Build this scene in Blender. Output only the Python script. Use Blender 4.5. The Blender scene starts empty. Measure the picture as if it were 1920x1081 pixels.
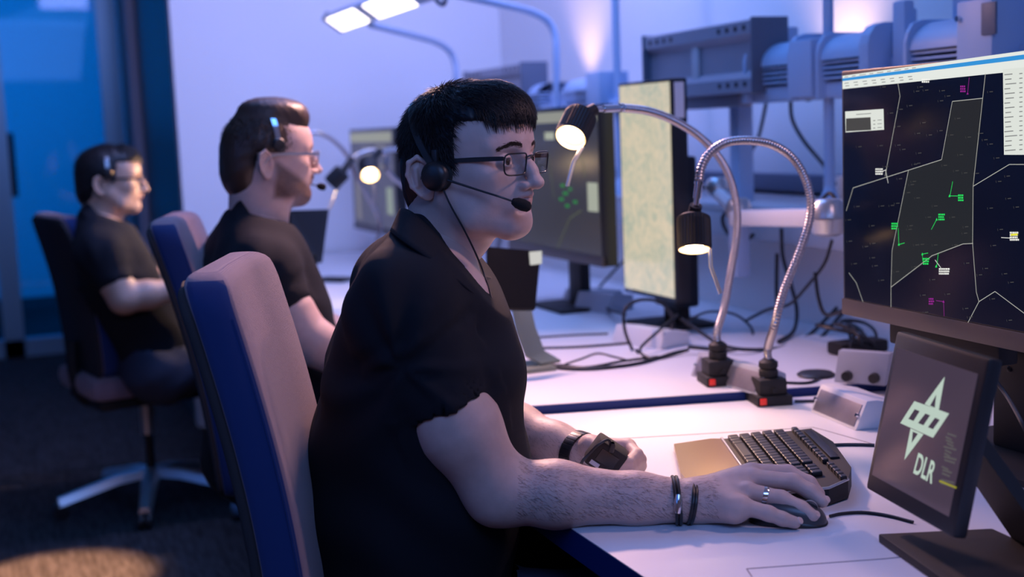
import bpy, bmesh, math, random
import numpy as np
from mathutils import Vector, Matrix, Quaternion
random.seed(7); rng = np.random.default_rng(7)
S = bpy.context.scene
C = S.collection
PI = math.pi

# ------------------------------------------------------------------ camera
FPX = 2400.0          # focal length in pixels of the 1920 px wide photograph
CAMH = 1.30
def nrm(v): v = np.array(v, float); return v/np.linalg.norm(v)
_yc = nrm([(14-960)/FPX, (540.5-280)/FPX, -1]); _h2 = nrm([0, (540.5-242)/FPX, -1])
_uc = nrm(np.cross(_h2, _yc)); _uc = _uc if _uc[1] > 0 else -_uc
CM = np.array([np.cross(_yc, _uc), _yc, _uc])      # world = CM @ camera vector
def at(px, py, X=None, Y=None, Z=None):
    """world point seen at a photo pixel, on the plane X=, Y= or Z= const"""
    r = CM @ np.array([(px-960)/FPX, (540.5-py)/FPX, -1.0]); o = np.array([0, 0, CAMH])
    t = X/r[0] if X is not None else Y/r[1] if Y is not None else (Z-CAMH)/r[2]
    return o + r*t
def atp(px, py, p0, nn):
    r = CM @ np.array([(px-960)/FPX, (540.5-py)/FPX, -1.0]); o = np.array([0, 0, CAMH])
    return o + r*(np.dot(np.array(p0)-o, nn)/np.dot(r, nn))
cam = bpy.data.cameras.new('camera'); co = bpy.data.objects.new('camera', cam); C.objects.link(co)
cam.sensor_width = 36; cam.lens = 36*FPX/1920; cam.clip_start = 0.05; cam.clip_end = 100
co.matrix_world = Matrix.Translation((0, 0, CAMH)) @ Matrix([list(r) for r in CM]).to_4x4()
cam.dof.use_dof = True; cam.dof.focus_distance = 1.93; cam.dof.aperture_fstop = 2.8
S.camera = co

# ------------------------------------------------------------------ world, lights, exposure
S.view_settings.view_transform = 'Standard'; S.view_settings.look = 'None'
S.view_settings.exposure = 0.0; S.view_settings.gamma = 1
w = bpy.data.worlds.new('world'); S.world = w; w.use_nodes = True
w.node_tree.nodes['Background'].inputs[0].default_value = (0.01, 0.05, 0.35, 1)
w.node_tree.nodes['Background'].inputs[1].default_value = 0.10
def area(name, loc, to, sx, sy, power, col, spread=180):
    l = bpy.data.lights.new(name, 'AREA'); l.shape = 'RECTANGLE'; l.size = sx; l.size_y = sy
    l.energy = power; l.color = col; l.spread = math.radians(spread)
    o = bpy.data.objects.new(name, l); C.objects.link(o); o.location = loc
    o.rotation_euler = (Vector(to)-Vector(loc)).to_track_quat('-Z', 'Y').to_euler(); return o
def spot(name, loc, to, power, col, angle=90, blend=.5, r=.02):
    l = bpy.data.lights.new(name, 'SPOT'); l.energy = power; l.color = col; l.spot_size = math.radians(angle)
    l.spot_blend = blend; l.shadow_soft_size = r
    o = bpy.data.objects.new(name, l); C.objects.link(o); o.location = loc
    o.rotation_euler = (Vector(to)-Vector(loc)).to_track_quat('-Z', 'Y').to_euler(); return o
# blue LED panels on the ceiling behind the operators and over the aisle
area('ceiling_panel_light_aisle', (-1.2, 1.2, 2.75), (.6, 2.2, .9), 1.6, 3.0, 17, (.05, .25, 1.0))
area('ceiling_panel_light_camera', (0.3, -.5, 2.6), (.9, 2.2, .8), 1.5, 1.0, 28, (.20, .38, 1.0))
area('ceiling_panel_light_rear', (1.3, 3.7, 2.8), (1.5, 4.0, .7), 1.4, 2.6, 42, (.10, .34, 1.0))
area('wall_washer_light', (1.2, 3.9, 2.75), (1.3, 5.9, 1.3), 1.6, .3, 34, (.46, .45, 1.0))
# work light on its arm above the front desk (its fixture is above the frame)
area('work_light', (1.08, 3.05, 1.84), (.55, 1.75, .80), .18, .10, 17, (1.0, .52, .42), 130)
area('front_work_light', (1.50, 1.35, 1.95), (.65, 1.8, 1.15), .2, .1, 2.2, (1.0, .58, .62), 120)
# uplights behind the rail
UF = at(1108, 90, X=2.27); UN = at(1600, 110, X=2.27)
spot('rail_uplight_far', (2.12, UF[1], 1.36), (2.22, UF[1], 2.1), 12, (1, .60, .42), 76, 1)
spot('rail_uplight_near', (2.12, UN[1], 1.36), (2.25, UN[1]+.02, 1.9), 8, (1, .62, .46), 105, 1)
spot('rail_downlight', (2.10, 2.9, 1.33), (2.27, 2.8, 1.1), 1.6, (1, .62, .5), 140, 1)
# floor spot behind the operators
FP = at(90, 1095, Z=0)
spot('floor_downlight', (FP[0]-.3, FP[1]-.5, 2.7), tuple(FP), 2600, (1, .46, .22), 12.5, .12, .05)
# blue room behind the glass
area('blue_room_light', (-.7, 9.3, 2.85), (-.7, 12, 1.6), 2.5, .5, 100, (.0, .28, 1.0))

# ------------------------------------------------------------------ materials
def M(name, col, rough=.5, metal=0, bump=None, emit=None, estr=1, spec=.5, var=None, coat=0, sheen=0, trans=0, alpha=1, sss=0):
    m = bpy.data.materials.new(name); m.use_nodes = True; nt = m.node_tree; b = nt.nodes['Principled BSDF']
    b.inputs['Base Color'].default_value = (*col, 1); b.inputs['Roughness'].default_value = rough
    b.inputs['Metallic'].default_value = metal; b.inputs['Specular IOR Level'].default_value = spec
    b.inputs['Coat Weight'].default_value = coat; b.inputs['Sheen Weight'].default_value = sheen
    b.inputs['Transmission Weight'].default_value = trans; b.inputs['Alpha'].default_value = alpha
    if sss:
        b.inputs['Subsurface Weight'].default_value = sss; b.inputs['Subsurface Radius'].default_value = (1, .35, .2)
        b.inputs['Subsurface Scale'].default_value = .006
    if emit: b.inputs['Emission Color'].default_value = (*emit, 1); b.inputs['Emission Strength'].default_value = estr
    if var or bump:
        tc = nt.nodes.new('ShaderNodeTexCoord')
    if var:   # (scale, amount[, stretch xyz])
        mp = nt.nodes.new('ShaderNodeMapping'); nz = nt.nodes.new('ShaderNodeTexNoise'); mx = nt.nodes.new('ShaderNodeMix'); mx.data_type = 'RGBA'; mx.blend_type = 'MULTIPLY'
        nt.links.new(tc.outputs['Object'], mp.inputs[0]); nt.links.new(mp.outputs[0], nz.inputs['Vector']); nz.inputs['Scale'].default_value = var[0]; nz.inputs['Detail'].default_value = 4
        if len(var) > 2: mp.inputs['Scale'].default_value = var[2]
        cr = nt.nodes.new('ShaderNodeValToRGB'); cr.color_ramp.elements[0].color = (1-var[1],)*3+(1,); cr.color_ramp.elements[0].position = .3; cr.color_ramp.elements[1].position = .7
        nt.links.new(nz.outputs[0], cr.inputs[0]); mx.inputs[0].default_value = 1
        mx.inputs[6].default_value = (*col, 1); nt.links.new(cr.outputs[0], mx.inputs[7]); nt.links.new(mx.outputs[2], b.inputs['Base Color'])
    if bump:  # (kind, scale, strength, distance)
        if bump[0] == 'noise': t = nt.nodes.new('ShaderNodeTexNoise'); t.inputs['Scale'].default_value = bump[1]; t.inputs['Detail'].default_value = 3; out = t.outputs[0]; nt.links.new(tc.outputs['Object'], t.inputs['Vector'])
        elif bump[0] == 'weave':
            t1 = nt.nodes.new('ShaderNodeTexWave'); t2 = nt.nodes.new('ShaderNodeTexWave'); ad = nt.nodes.new('ShaderNodeMath'); ad.operation = 'MULTIPLY'
            t1.bands_direction = 'DIAGONAL'; t2.bands_direction = 'Z'
            for t in (t1, t2): t.inputs['Scale'].default_value = bump[1]; t.inputs['Distortion'].default_value = .6; nt.links.new(tc.outputs['Object'], t.inputs['Vector'])
            nt.links.new(t1.outputs['Fac'], ad.inputs[0]); nt.links.new(t2.outputs['Fac'], ad.inputs[1]); out = ad.outputs[0]
        else: t = nt.nodes.new('ShaderNodeTexVoronoi'); t.inputs['Scale'].default_value = bump[1]; out = t.outputs[0]; nt.links.new(tc.outputs['Object'], t.inputs['Vector'])
        bp = nt.nodes.new('ShaderNodeBump'); bp.inputs['Strength'].default_value = bump[2]; bp.inputs['Distance'].default_value = bump[3] if len(bump) > 3 else .001
        nt.links.new(out, bp.inputs['Height']); nt.links.new(bp.outputs[0], b.inputs['Normal'])
    return m
m_wall = M('painted_wall', (.80, .80, .82), .9, bump=('noise', 120, .1))
m_dwall = M('dark_glazed_wall', (.02, .07, .10), .35)
m_floor = M('carpet', (.045, .045, .05), .95, bump=('noise', 300, .5, .004), var=(26, .85, (3.0, .35, 1)))
m_ceil = M('ceiling_paint', (.6, .6, .6), .9)
m_alu = M('aluminium_frame', (.25, .42, .55), .35, .6)
m_desk = M('desk_laminate', (.68, .69, .74), .42, bump=('noise', 900, .12, .0004))
m_band = M('desk_edge_blue', (.008, .028, .15), .42, spec=.25)
m_line = M('desk_gap_dark', (.22, .21, .25), .7)
m_dark = M('dark_metal', (.015, .015, .02), .4, .3)
m_blk = M('black_plastic', (.015, .015, .017), .38)
m_blkm = M('black_matte_plastic', (.016, .0155, .017), .6, spec=.35, bump=('noise', 900, .15, .0004))
m_bez = M('monitor_bezel', (.012, .012, .014), .3)
m_bezb = M('monitor_bezel_brown', (.10, .075, .065), .45)
m_rail = M('rail_grey_paint', (.36, .48, .68), .45)
m_rail2 = M('rail_dark_grey', (.10, .12, .17), .5)
m_box = M('grey_box_paint', (.32, .33, .40), .4, .4)
m_chrome = M('chrome', (.75, .75, .78), .12, 1)
m_flex = M('brushed_flex_steel', (.42, .40, .42), .28, 1)
m_white = M('white_plastic', (.75, .75, .78), .35)
m_grey = M('grey_plastic', (.42, .44, .50), .4)
m_silver = M('silver_paint', (.55, .56, .58), .3, .7)
m_olive = M('olive_silver', (.28, .31, .24), .35, .7)
m_red = M('red_switch', (.8, .03, .02), .35, emit=(.8, .03, .02), estr=.15)
m_cable = M('black_cable', (.012, .012, .016), .45)
m_bulb = M('lamp_bulb', (1, .9, .7), .5, emit=(1.0, .74, .42), estr=26)
m_cup = M('lamp_reflector', (.95, .8, .6), .35, .4, emit=(1.0, .55, .22), estr=1.6)
m_led = M('led_panel', (1, 1, 1), .5, emit=(1, .86, .80), estr=3.2)
m_fab = M('chair_fabric_lit', (.30, .20, .24), .9, bump=('weave', 260, .55, .0012), sheen=.25, var=(900, .25))  # pinkish lamplight on the fabric is mixed into this colour
m_fabs = M('chair_fabric_shaded', (.006, .028, .13), .9, bump=('weave', 260, .35, .001), sheen=.1)  # same fabric again, with the blue shade of the sides as its colour
m_cback = M('chair_shell', (.035, .032, .036), .8, spec=.2)
m_skin = M('skin', (.60, .42, .37), .52, sss=.18, bump=('noise', 260, .18, .0008), var=(55, .12))
m_skin2 = M('skin_tan', (.52, .33, .24), .5, sss=.1)
m_lip = M('lips', (.45, .2, .17), .45)
m_hair = M('black_hair', (.007, .006, .008), .48, spec=.45)
m_hairb = M('brown_hair', (.045, .024, .016), .45, spec=.5)
m_beard = M('stubble_beard', (.13, .07, .045), .8)
m_shirt = M('black_cotton', (.0065, .008, .0135), .85, bump=('weave', 900, .4, .0005), sheen=.0, spec=.28)
m_jean = M('dark_denim', (.02, .03, .06), .8, bump=('weave', 700, .4, .0006))
m_eye = M('eye_white', (.55, .52, .50), .2, coat=.5)
m_iris = M('iris', (.05, .03, .02), .15, coat=1)
m_shoe = M('blue_shoe', (.10, .25, .42), .6)
def skin_attr(m):
    nt = m.node_tree; b = nt.nodes['Principled BSDF']; src = b.inputs['Base Color'].links[0].from_socket if b.inputs['Base Color'].links else None
    col = src
    for nm, c in (('beard', (.10, .052, .034, 1)), ('lip', (.50, .235, .20, 1))):
        a = nt.nodes.new('ShaderNodeAttribute'); a.attribute_name = nm; x = nt.nodes.new('ShaderNodeMix'); x.data_type = 'RGBA'
        f = a.outputs['Fac']
        if nm == 'beard':
            tc = nt.nodes.new('ShaderNodeTexCoord'); z = nt.nodes.new('ShaderNodeTexNoise'); z.inputs['Scale'].default_value = 420; nt.links.new(tc.outputs['Object'], z.inputs['Vector'])
            k = nt.nodes.new('ShaderNodeMath'); k.operation = 'MULTIPLY_ADD'; nt.links.new(z.outputs[0], k.inputs[0]); k.inputs[1].default_value = .5; k.inputs[2].default_value = .62
            k2 = nt.nodes.new('ShaderNodeMath'); k2.operation = 'MULTIPLY'; k2.use_clamp = True; nt.links.new(k.outputs[0], k2.inputs[0]); nt.links.new(f, k2.inputs[1]); f = k2.outputs[0]
        nt.links.new(f, x.inputs[0])
        if col is None: x.inputs[6].default_value = b.inputs['Base Color'].default_value
        else: nt.links.new(col, x.inputs[6])
        x.inputs[7].default_value = c; col = x.outputs[2]
    nt.links.new(col, b.inputs['Base Color'])
skin_attr(m_skin); skin_attr(m_skin2)
def M_glass():
    m = bpy.data.materials.new('partition_glass'); m.use_nodes = True; nt = m.node_tree; nt.nodes.remove(nt.nodes['Principled BSDF'])
    t = nt.nodes.new('ShaderNodeBsdfTransparent'); t.inputs[0].default_value = (.55, .8, .9, 1); g = nt.nodes.new('ShaderNodeBsdfGlossy'); g.inputs['Roughness'].default_value = .03
    lw = nt.nodes.new('ShaderNodeLayerWeight'); lw.inputs[0].default_value = .5; pw = nt.nodes.new('ShaderNodeMath'); pw.operation = 'POWER'; pw.inputs[1].default_value = 5; nt.links.new(lw.outputs['Facing'], pw.inputs[0])
    f = nt.nodes.new('ShaderNodeMath'); f.operation = 'MULTIPLY_ADD'; f.inputs[1].default_value = .8; f.inputs[2].default_value = .015; nt.links.new(pw.outputs[0], f.inputs[0]); x = nt.nodes.new('ShaderNodeMixShader')
    nt.links.new(f.outputs[0], x.inputs[0]); nt.links.new(t.outputs[0], x.inputs[1]); nt.links.new(g.outputs[0], x.inputs[2]); nt.links.new(x.outputs[0], nt.nodes['Material Output'].inputs[0]); return m
m_glass = M_glass(); m_lens = M_glass(); m_lens.name = 'spectacle_lens'; m_lens.node_tree.nodes['Transparent BSDF'].inputs[0].default_value = (.97, .97, .97, 1)
def EM(name, col, s): return M(name, (.0, .0, .0), .3, emit=col, estr=s, spec=.1)

# ------------------------------------------------------------------ object helpers
def tag(o, label=None, cat=None, group=None, kind=None):
    if label: o['label'] = label
    if cat: o['category'] = cat
    if group: o['group'] = group
    if kind: o['kind'] = kind
    return o
def empty(name, loc=(0, 0, 0), rz=0, label=None, cat=None, group=None):
    o = bpy.data.objects.new(name, None); C.objects.link(o); o.location = tuple(loc); o.rotation_euler = (0, 0, rz); o.empty_display_size = .05
    bpy.context.view_layer.update(); return tag(o, label, cat, group)
class MB:
    def __init__(s): s.v = []; s.f = []; s.mi = []; s.mats = []; s.cur = 0
    def mat(s, m):
        if m not in s.mats: s.mats.append(m)
        s.cur = s.mats.index(m); return s
    def add(s, V, Fs):
        b = len(s.v); s.v += [tuple(map(float, p)) for p in V]; s.f += [tuple(b+i for i in f) for f in Fs]; s.mi += [s.cur]*len(Fs); return s
    def box(s, lo, hi, R=None, o=None, bev=0):
        lo = np.array(lo, float); hi = np.array(hi, float); c = (lo+hi)/2; h = (hi-lo)/2
        bm = bmesh.new(); bmesh.ops.create_cube(bm, size=2)
        for v in bm.verts: v.co = Vector([v.co[i]*h[i] for i in range(3)])
        if bev: bmesh.ops.bevel(bm, geom=bm.edges[:]+bm.verts[:], offset=min(bev, h.min()*.95), segments=2, profile=.6, affect='EDGES')
        bm.verts.index_update(); V = np.array([list(v.co) for v in bm.verts])+c
        if R is not None: V = V@np.array(R).T
        if o is not None: V = V+np.array(o)
        s.add(V, [[v.index for v in f.verts] for f in bm.faces]); bm.free(); return s
    def tube(s, pts, r, n=10, cap=True, ridge=None, smooth=0):
        P = np.array(pts, float)
        if smooth: P = spline(P, smooth)
        rr = np.full(len(P), float(r)) if np.isscalar(r) else np.interp(np.linspace(0, 1, len(P)), np.linspace(0, 1, len(r)), r)
        if ridge: rr = rr*(1+ridge[1]*np.where(np.arange(len(P)) % 4 < 2, 1, -1))
        T = np.gradient(P, axis=0); T /= np.linalg.norm(T, axis=1)[:, None]+1e-12
        u = np.cross(T[0], [0, 0, 1.0]); u = u if np.linalg.norm(u) > 1e-3 else np.array([1., 0, 0]); u /= np.linalg.norm(u)
        V = []
        for i in range(len(P)):
            u = u-T[i]*np.dot(u, T[i]); u /= np.linalg.norm(u); v = np.cross(T[i], u)
            for k in range(n): a = 2*PI*k/n; V.append(P[i]+rr[i]*(math.cos(a)*u+math.sin(a)*v))
        Fs = [(i*n+k, i*n+(k+1) % n, (i+1)*n+(k+1) % n, (i+1)*n+k) for i in range(len(P)-1) for k in range(n)]
        if cap: Fs += [tuple(range(n-1, -1, -1)), tuple((len(P)-1)*n+k for k in range(n))]
        return s.add(V, Fs)
    def lathe(s, prof, o, ax, n=32, rib=None, close=False):
        """prof: [(radius, height along ax)]"""
        ax = nrm(ax); u = np.cross(ax, [0, 0, 1.]); u = nrm(u) if np.linalg.norm(u) > 1e-3 else np.array([1., 0, 0]); v = np.cross(ax, u); o = np.array(o)
        V = []
        for j, (r, h) in enumerate(prof):
            for k in range(n):
                a = 2*PI*k/n; q = r*(1-rib) if rib and k % 2 and r > .965*max(p_[0] for p_ in prof) and .1 < h/prof[-1][1] < 1.2 else r
                V.append(o+ax*h+q*(math.cos(a)*u+math.sin(a)*v))
        Fs = [(i*n+k, i*n+(k+1) % n, (i+1)*n+(k+1) % n, (i+1)*n+k) for i in range(len(prof)-1) for k in range(n)]
        return s.add(V, Fs)
    def prism(s, poly, fr, d, bev=0):
        """poly [(a,b)] in frame fr=(origin,u,v,normal), extruded d along -normal.."""
        o, u, v, nn = [np.array(x, float) for x in fr]; n = len(poly)
        bm = bmesh.new(); a = [bm.verts.new(Vector(o+u*p+v*q)) for p, q in poly]; b = [bm.verts.new(Vector(o+u*p+v*q-nn*d)) for p, q in poly]
        bm.faces.new(a); bm.faces.new(b[::-1])
        for i in range(n): bm.faces.new((a[i], b[i], b[(i+1) % n], a[(i+1) % n]))
        bmesh.ops.recalc_face_normals(bm, faces=bm.faces[:])
        if bev: bmesh.ops.bevel(bm, geom=[e for e in bm.edges], offset=bev, segments=2, profile=.6, affect='EDGES')
        bmesh.ops.triangulate(bm, faces=[f for f in bm.faces if len(f.verts) > 4])
        bm.verts.index_update(); s.add([list(x.co) for x in bm.verts], [[x.index for x in f.verts] for f in bm.faces]); bm.free(); return s
    def strip(s, P, Q, wd, nn, o=0):
        """flat ribbon P->Q of width wd on plane normal nn"""
        P = np.array(P); Q = np.array(Q); d = nrm(Q-P); t = np.cross(nn, d)*wd/2; off = np.array(nn)*o
        return s.add([P-t+off, Q-t+off, Q+t+off, P+t+off], [(0, 1, 2, 3)])
    def build(s, name, m=None, parent=None, smooth=True, angle=40, loc=None):
        me = bpy.data.meshes.new(name); V = np.array(s.v)
        base = np.zeros(3)
        if parent is None and loc is None: loc = (V.min(0)+V.max(0))/2; loc[2] = V[:, 2].min()
        o = bpy.data.objects.new(name, me)
        if parent is not None:
            mw = parent.matrix_world.inverted(); A = np.array(mw); V = V@A[:3, :3].T+A[:3, 3]
        else: V = V-np.array(loc); o.location = tuple(loc)
        me.from_pydata(V.tolist(), [], s.f); 
        for mm in ([m] if m else s.mats): me.materials.append(mm)
        if not m: me.polygons.foreach_set('material_index', s.mi)
        bm = bmesh.new(); bm.from_mesh(me); bmesh.ops.recalc_face_normals(bm, faces=bm.faces[:])
        if smooth:
            for f in bm.faces: f.smooth = True
            for e in bm.edges:
                if len(e.link_faces) == 2 and e.calc_face_angle(0) > math.radians(angle): e.smooth = False
        bm.to_mesh(me); bm.free(); C.objects.link(o)
        if parent is not None: o.parent = parent
        bpy.context.view_layer.update(); return o
def spline(P, n):
    """catmull-rom, n points per segment"""
    P = np.array(P, float); Q = np.vstack([2*P[0]-P[1], P, 2*P[-1]-P[-2]]); out = []
    for i in range(1, len(Q)-2):
        for t in np.linspace(0, 1, n, endpoint=False):
            a, b, c, d = Q[i-1:i+3]; out.append(.5*((2*b)+(c-a)*t+(2*a-5*b+4*c-d)*t*t+(3*b-a-3*c+d)*t**3))
    out.append(P[-1]); return np.array(out)
def kids(o): return [x for x in bpy.data.objects if x.parent == o]
def copy_tree(o, parent=None):
    c = o.copy(); C.objects.link(c); c.parent = parent
    for ch in kids(o): copy_tree(ch, c)
    return c
def struct(name, mb, m, **k): return tag(mb.build(name, m, **k), kind='structure')
def text_mesh(s, size, origin, u, v, nn, mb, off=.0003):
    cu = bpy.data.curves.new('t', 'FONT'); cu.body = s; cu.size = size; cu.resolution_u = 3; ob = bpy.data.objects.new('t', cu); C.objects.link(ob)
    bpy.context.view_layer.update(); me = bpy.data.meshes.new_from_object(ob.evaluated_get(bpy.context.evaluated_depsgraph_get()))
    o = np.array(origin); V = [o+u*x.co[0]+v*x.co[1]+nn*off for x in me.vertices]; mb.add(V, [tuple(p.vertices) for p in me.polygons])
    bpy.data.objects.remove(ob); bpy.data.curves.remove(cu); bpy.data.meshes.remove(me)

# ------------------------------------------------------------------ the room
WX, EY, RX, GY = 2.27, 5.9, .70, 8.6
RX = float(at(343, 378, Y=EY)[0])
struct('floor', MB().box((-4.5, -3, -.05), (WX+.1, 12.1, 0)), m_floor, smooth=False)
struct('ceiling', MB().box((-4.5, -3, 2.9), (WX+.1, 12.1, 2.95)), m_ceil, smooth=False)
struct('wall_right', MB().box((WX, -3, 0), (WX+.1, EY+.1, 2.9)), m_wall, smooth=False)
struct('wall_end', MB().box((RX, EY, 0), (WX, EY+.1, 2.9)), m_wall, smooth=False)
struct('wall_return', MB().box((RX+.0, EY+.1, 0), (RX+.08, GY, 2.9)), m_dwall, smooth=False)
struct('wall_left', MB().box((-4.6, -3, 0), (-4.5, 12.1, 2.9)), m_wall, smooth=False)
struct('wall_back', MB().box((-4.5, -3.1, 0), (WX+.1, -3, 2.9)), m_wall, smooth=False)
struct('wall_far_room', MB().box((-4.5, 12.0, 0), (WX+.1, 12.1, 2.9)), m_wall, smooth=False)
struct('wall_far_side', MB().box((WX, EY+.1, 0), (WX+.1, 12, 2.9)), m_wall, smooth=False)
# posts along the return wall, and the dark cupboard column nearest the end wall
for i, (px, wd) in enumerate(((288, .09),)):
    x = float(RX); r = CM@np.array([(px-960)/FPX, 0, -1.]); y = r[1]/r[0]*x
    struct('trim_%d' % (i+1), MB().box((RX-.05, y-wd, 0), (RX, y+wd, 2.9), bev=.004), M('post_grey', (.5, .5, .62), .5))
# glazed partition
g0 = -4.4
fr = MB().mat(m_alu)
fr.box((g0, GY-.05, .0), (RX, GY+.05, .11)); fr.box((g0, GY-.05, 2.75), (RX, GY+.05, 2.9))
for px in (2, 222):
    x = float(at(px, 350, Y=GY)[0]); fr.box((x-.06, GY-.05, 0), (x+.06, GY+.05, 2.9))
fr.box((-2.2, GY-.05, 0), (-2.1, GY+.05, 2.9))
wn = struct('window_1', fr, None, smooth=False)
MB().box((g0, GY-.006, .11), (RX, GY+.006, 2.75)).build('glass_pane', m_glass, wn, smooth=False)
# trunking strip on the right wall
z1, z0 = at(1410, 322, X=WX)[2], at(1410, 352, X=WX)[2]
struct('trim_2', MB().box((WX-.06, -1, z0), (WX, EY, z1), bev=.004), M('trunking_blue_grey', (.13, .16, .24), .5))
for y in (3.1, 4.4):
    so = MB().mat(m_white).box((WX-.075, y-.04, z0-.01), (WX-.06, y+.04, z1-.0), bev=.003).mat(m_dark)
    so.lathe([(0, .016), (.016, .016), (.017, .0)], (WX-.06, y, (z0+z1)/2-.005), (-1, 0, 0), 20)
    tag(so.build('wall_socket'), 'white wall socket on the dark trunking strip, %s' % ('just left of the large radar monitor' if y < 4 else 'behind the second operator monitors'), 'socket')

# things in the blue room behind the glass: cabinet, chair backs and a standing person seen as soft shapes
cb = empty('low_cabinet', (-1.2, 10.2, 0), 0, 'low dark cabinet standing in the blue room behind the glass', 'cabinet')
MB().box((-1.9, 10.0, .05), (-.2, 10.5, .78), bev=.01).build('body', m_dark, cb)
MB().box((-1.95, 9.98, .78), (-.15, 10.52, .81), bev=.006).build('top', m_grey, cb)
for k in range(3): MB().box((-1.88+.57*k, 9.985, .1), (-1.34+.57*k, 9.999, .75), bev=.003).build('door', m_rail2, cb)
db = empty('dark_screen', (-.35, 10.1, .81), 0, 'dark screen on a low cabinet behind the glass partition', 'screen')
MB().box((-.62, 10.15, .95), (.05, 10.19, 1.42), bev=.008).build('panel', m_blk, db)
MB().box((-.32, 10.12, .81), (-.25, 10.2, 1.0)).box((-.42, 10.05, .81), (-.15, 10.28, .83)).build('stand', m_blk, db)

# ------------------------------------------------------------------ desks
DZ = .74; EX = float(at(1208, 1081, Z=DZ)[0])
sA = at(1030, 775, Z=DZ); sB = at(1650, 732, Z=DZ); sl = (sB[1]-sA[1])/(sB[0]-sA[0])
def seam(x, y0=None): return sA[1]+sl*(x-sA[0])
BX = 2.12
def desk(label, poly, z, parentname='desk'):
    P = np.array(poly); r = empty(parentname, (P[:, 0].mean(), P[:, 1].mean(), 0), 0, label, 'desk', None)
    fr = ((0, 0, z), (1, 0, 0), (0, 1, 0), (0, 0, 1))
    MB().prism(poly, fr, .0015).build('worktop', m_desk, r, smooth=False)
    c = P.mean(0); Q = [tuple(p) for p in P]
    MB().prism(Q, ((0, 0, z-.0015), (1, 0, 0), (0, 1, 0), (0, 0, 1)), .040).build('edge_band', m_band, r, smooth=False)
    x0, x1 = P[:, 0].min()+.35, P[:, 0].max()-.1; y0, y1 = P[:, 1].min()+.3, P[:, 1].max()-.35
    for x in (x0, x1):
        for y in (y0, y1): MB().box((x-.03, y-.03, 0), (x+.03, y+.03, z-.042), bev=.003).build('leg', m_dark, r)
    MB().box((x1-.03, y0+.03, .2), (x1-.01, y1-.03, z-.05)).build('modesty_panel', m_rail2, r, smooth=False)
    return r
g = .004
D1 = desk('white desk with dark blue edge in front of the nearest operator', [(EX, .35), (BX, .35), (BX, seam(BX)-g), (EX, seam(EX)-g)], DZ)
D2 = desk('white desk with dark blue edge where the second, bearded operator works', [(EX, seam(EX)+g), (BX, seam(BX)+g), (BX, seam(BX)+1.6), (EX, seam(EX)+1.6)], DZ+.018)
D3 = desk('farthest white desk, against the lilac end wall', [(EX, seam(EX)+1.608), (BX, seam(BX)+1.608), (BX, EY-.02), (EX, EY-.02)], DZ+.018)
ZF = DZ+.018
# flap outlines let into the front desk top
def deskline(pts, wd=.0016, z=DZ):
    fl = MB()
    W = [at(*p, Z=z) for p in pts]
    for a, b in zip(W[:-1], W[1:]):
        d = nrm(b-a); t = np.array([-d[1], d[0], 0])*wd/2; e = np.array([0, 0, .0006])
        fl.add([a-t, b-t, b+t, a+t, a-t+e, b-t+e, b+t+e, a+t+e], [(4, 5, 6, 7), (0, 1, 5, 4), (2, 3, 7, 6), (1, 2, 6, 5), (3, 0, 4, 7)])
    fl.build('cover_flap_outline', m_line, D1, smooth=False)
deskline([(1060, 828), (1300, 814), (1490, 803), (1525, 801), (1545, 806), (1640, 833)])
deskline([(1410, 1081), (1400, 1066), (1660, 1047), (1920, 1020)])
deskline([(1845, 878), (1920, 882)])

# ------------------------------------------------------------------ monitors
def frame_from(P, yaw):
    """origin P (top far corner), u to the right as the user sees it (towards -Y), v up, n towards the user"""
    u = np.array([math.sin(yaw), -math.cos(yaw), 0]); v = np.array([0, 0, 1.]); return np.array(P, float), u, v, np.cross(u, v)
def mbox(mb, fr, a0, b0, c0, a1, b1, c1, bev=0):
    o, u, v, n = fr; R = np.array([u, v, n]).T
    return mb.box((a0, b0, c0), (a1, b1, c1), R=R, o=o, bev=bev)
def monitor(label, fr, W, Hh, bz, bot, screenmat, bezmat, arm=None, dep=.045, botmat=None, group=None):
    o, u, v, n = fr; base = o+u*W/2-v*Hh
    r = empty('monitor', (base[0], base[1], base[2]), 0, label, 'monitor', group)
    mb = MB(); mbox(mb, fr, 0, -Hh, -dep, W, 0, 0, bev=.004); mbox(mb, fr, W*.25, -Hh*.8, -dep-.03, W*.75, -Hh*.2, -dep+.001, bev=.01)
    mb.build('housing', bezmat, r)
    mb = MB(); mbox(mb, fr, bz, -Hh+bot, -.001, W-bz, -bz, .0012); sc = mb.build('screen', screenmat, r, smooth=False)
    if botmat: mb = MB(); mbox(mb, fr, .0, -Hh-.001, -.012, W, -Hh+bot-.002, .003, bev=.002); mb.build('lower_bezel', botmat, r)
    return r, sc
# front radar monitor
tl = at(1577, 133, X=1.38); tr = at(1920, 88, X=1.362); yw = math.atan2(-(tr[0]-tl[0]), tl[1]-tr[1])
u0 = nrm([tr[0]-tl[0], tr[1]-tl[1], 0]); n0 = np.cross(u0, [0, 0, 1.]); frN = (tl, u0, np.array([0, 0, 1.]), n0)
WN, HN = .70, .432
m_scr = M('screen_dark', (.003, .004, .008), .16, emit=(.002, .0035, .012), estr=1.0, spec=.35)
monN, scN = monitor('large monitor with a dark radar map, filling the right edge of the picture', frN, WN, HN, .008, .03, m_scr, m_bez, botmat=m_bezb)
def sp(px, py): return atp(px, py, tl+n0*.0014, n0)
e_line = EM('map_line_light', (.55, .55, .50), .75); e_grey = EM('map_label_grey', (.16, .16, .16), .35)
e_green = EM('track_green', (.02, .75, .12), 1.0); e_mag = EM('track_magenta', (.45, .03, .42), .6); e_wht = EM('track_white', (.9, .9, .85), 1.0)
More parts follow.
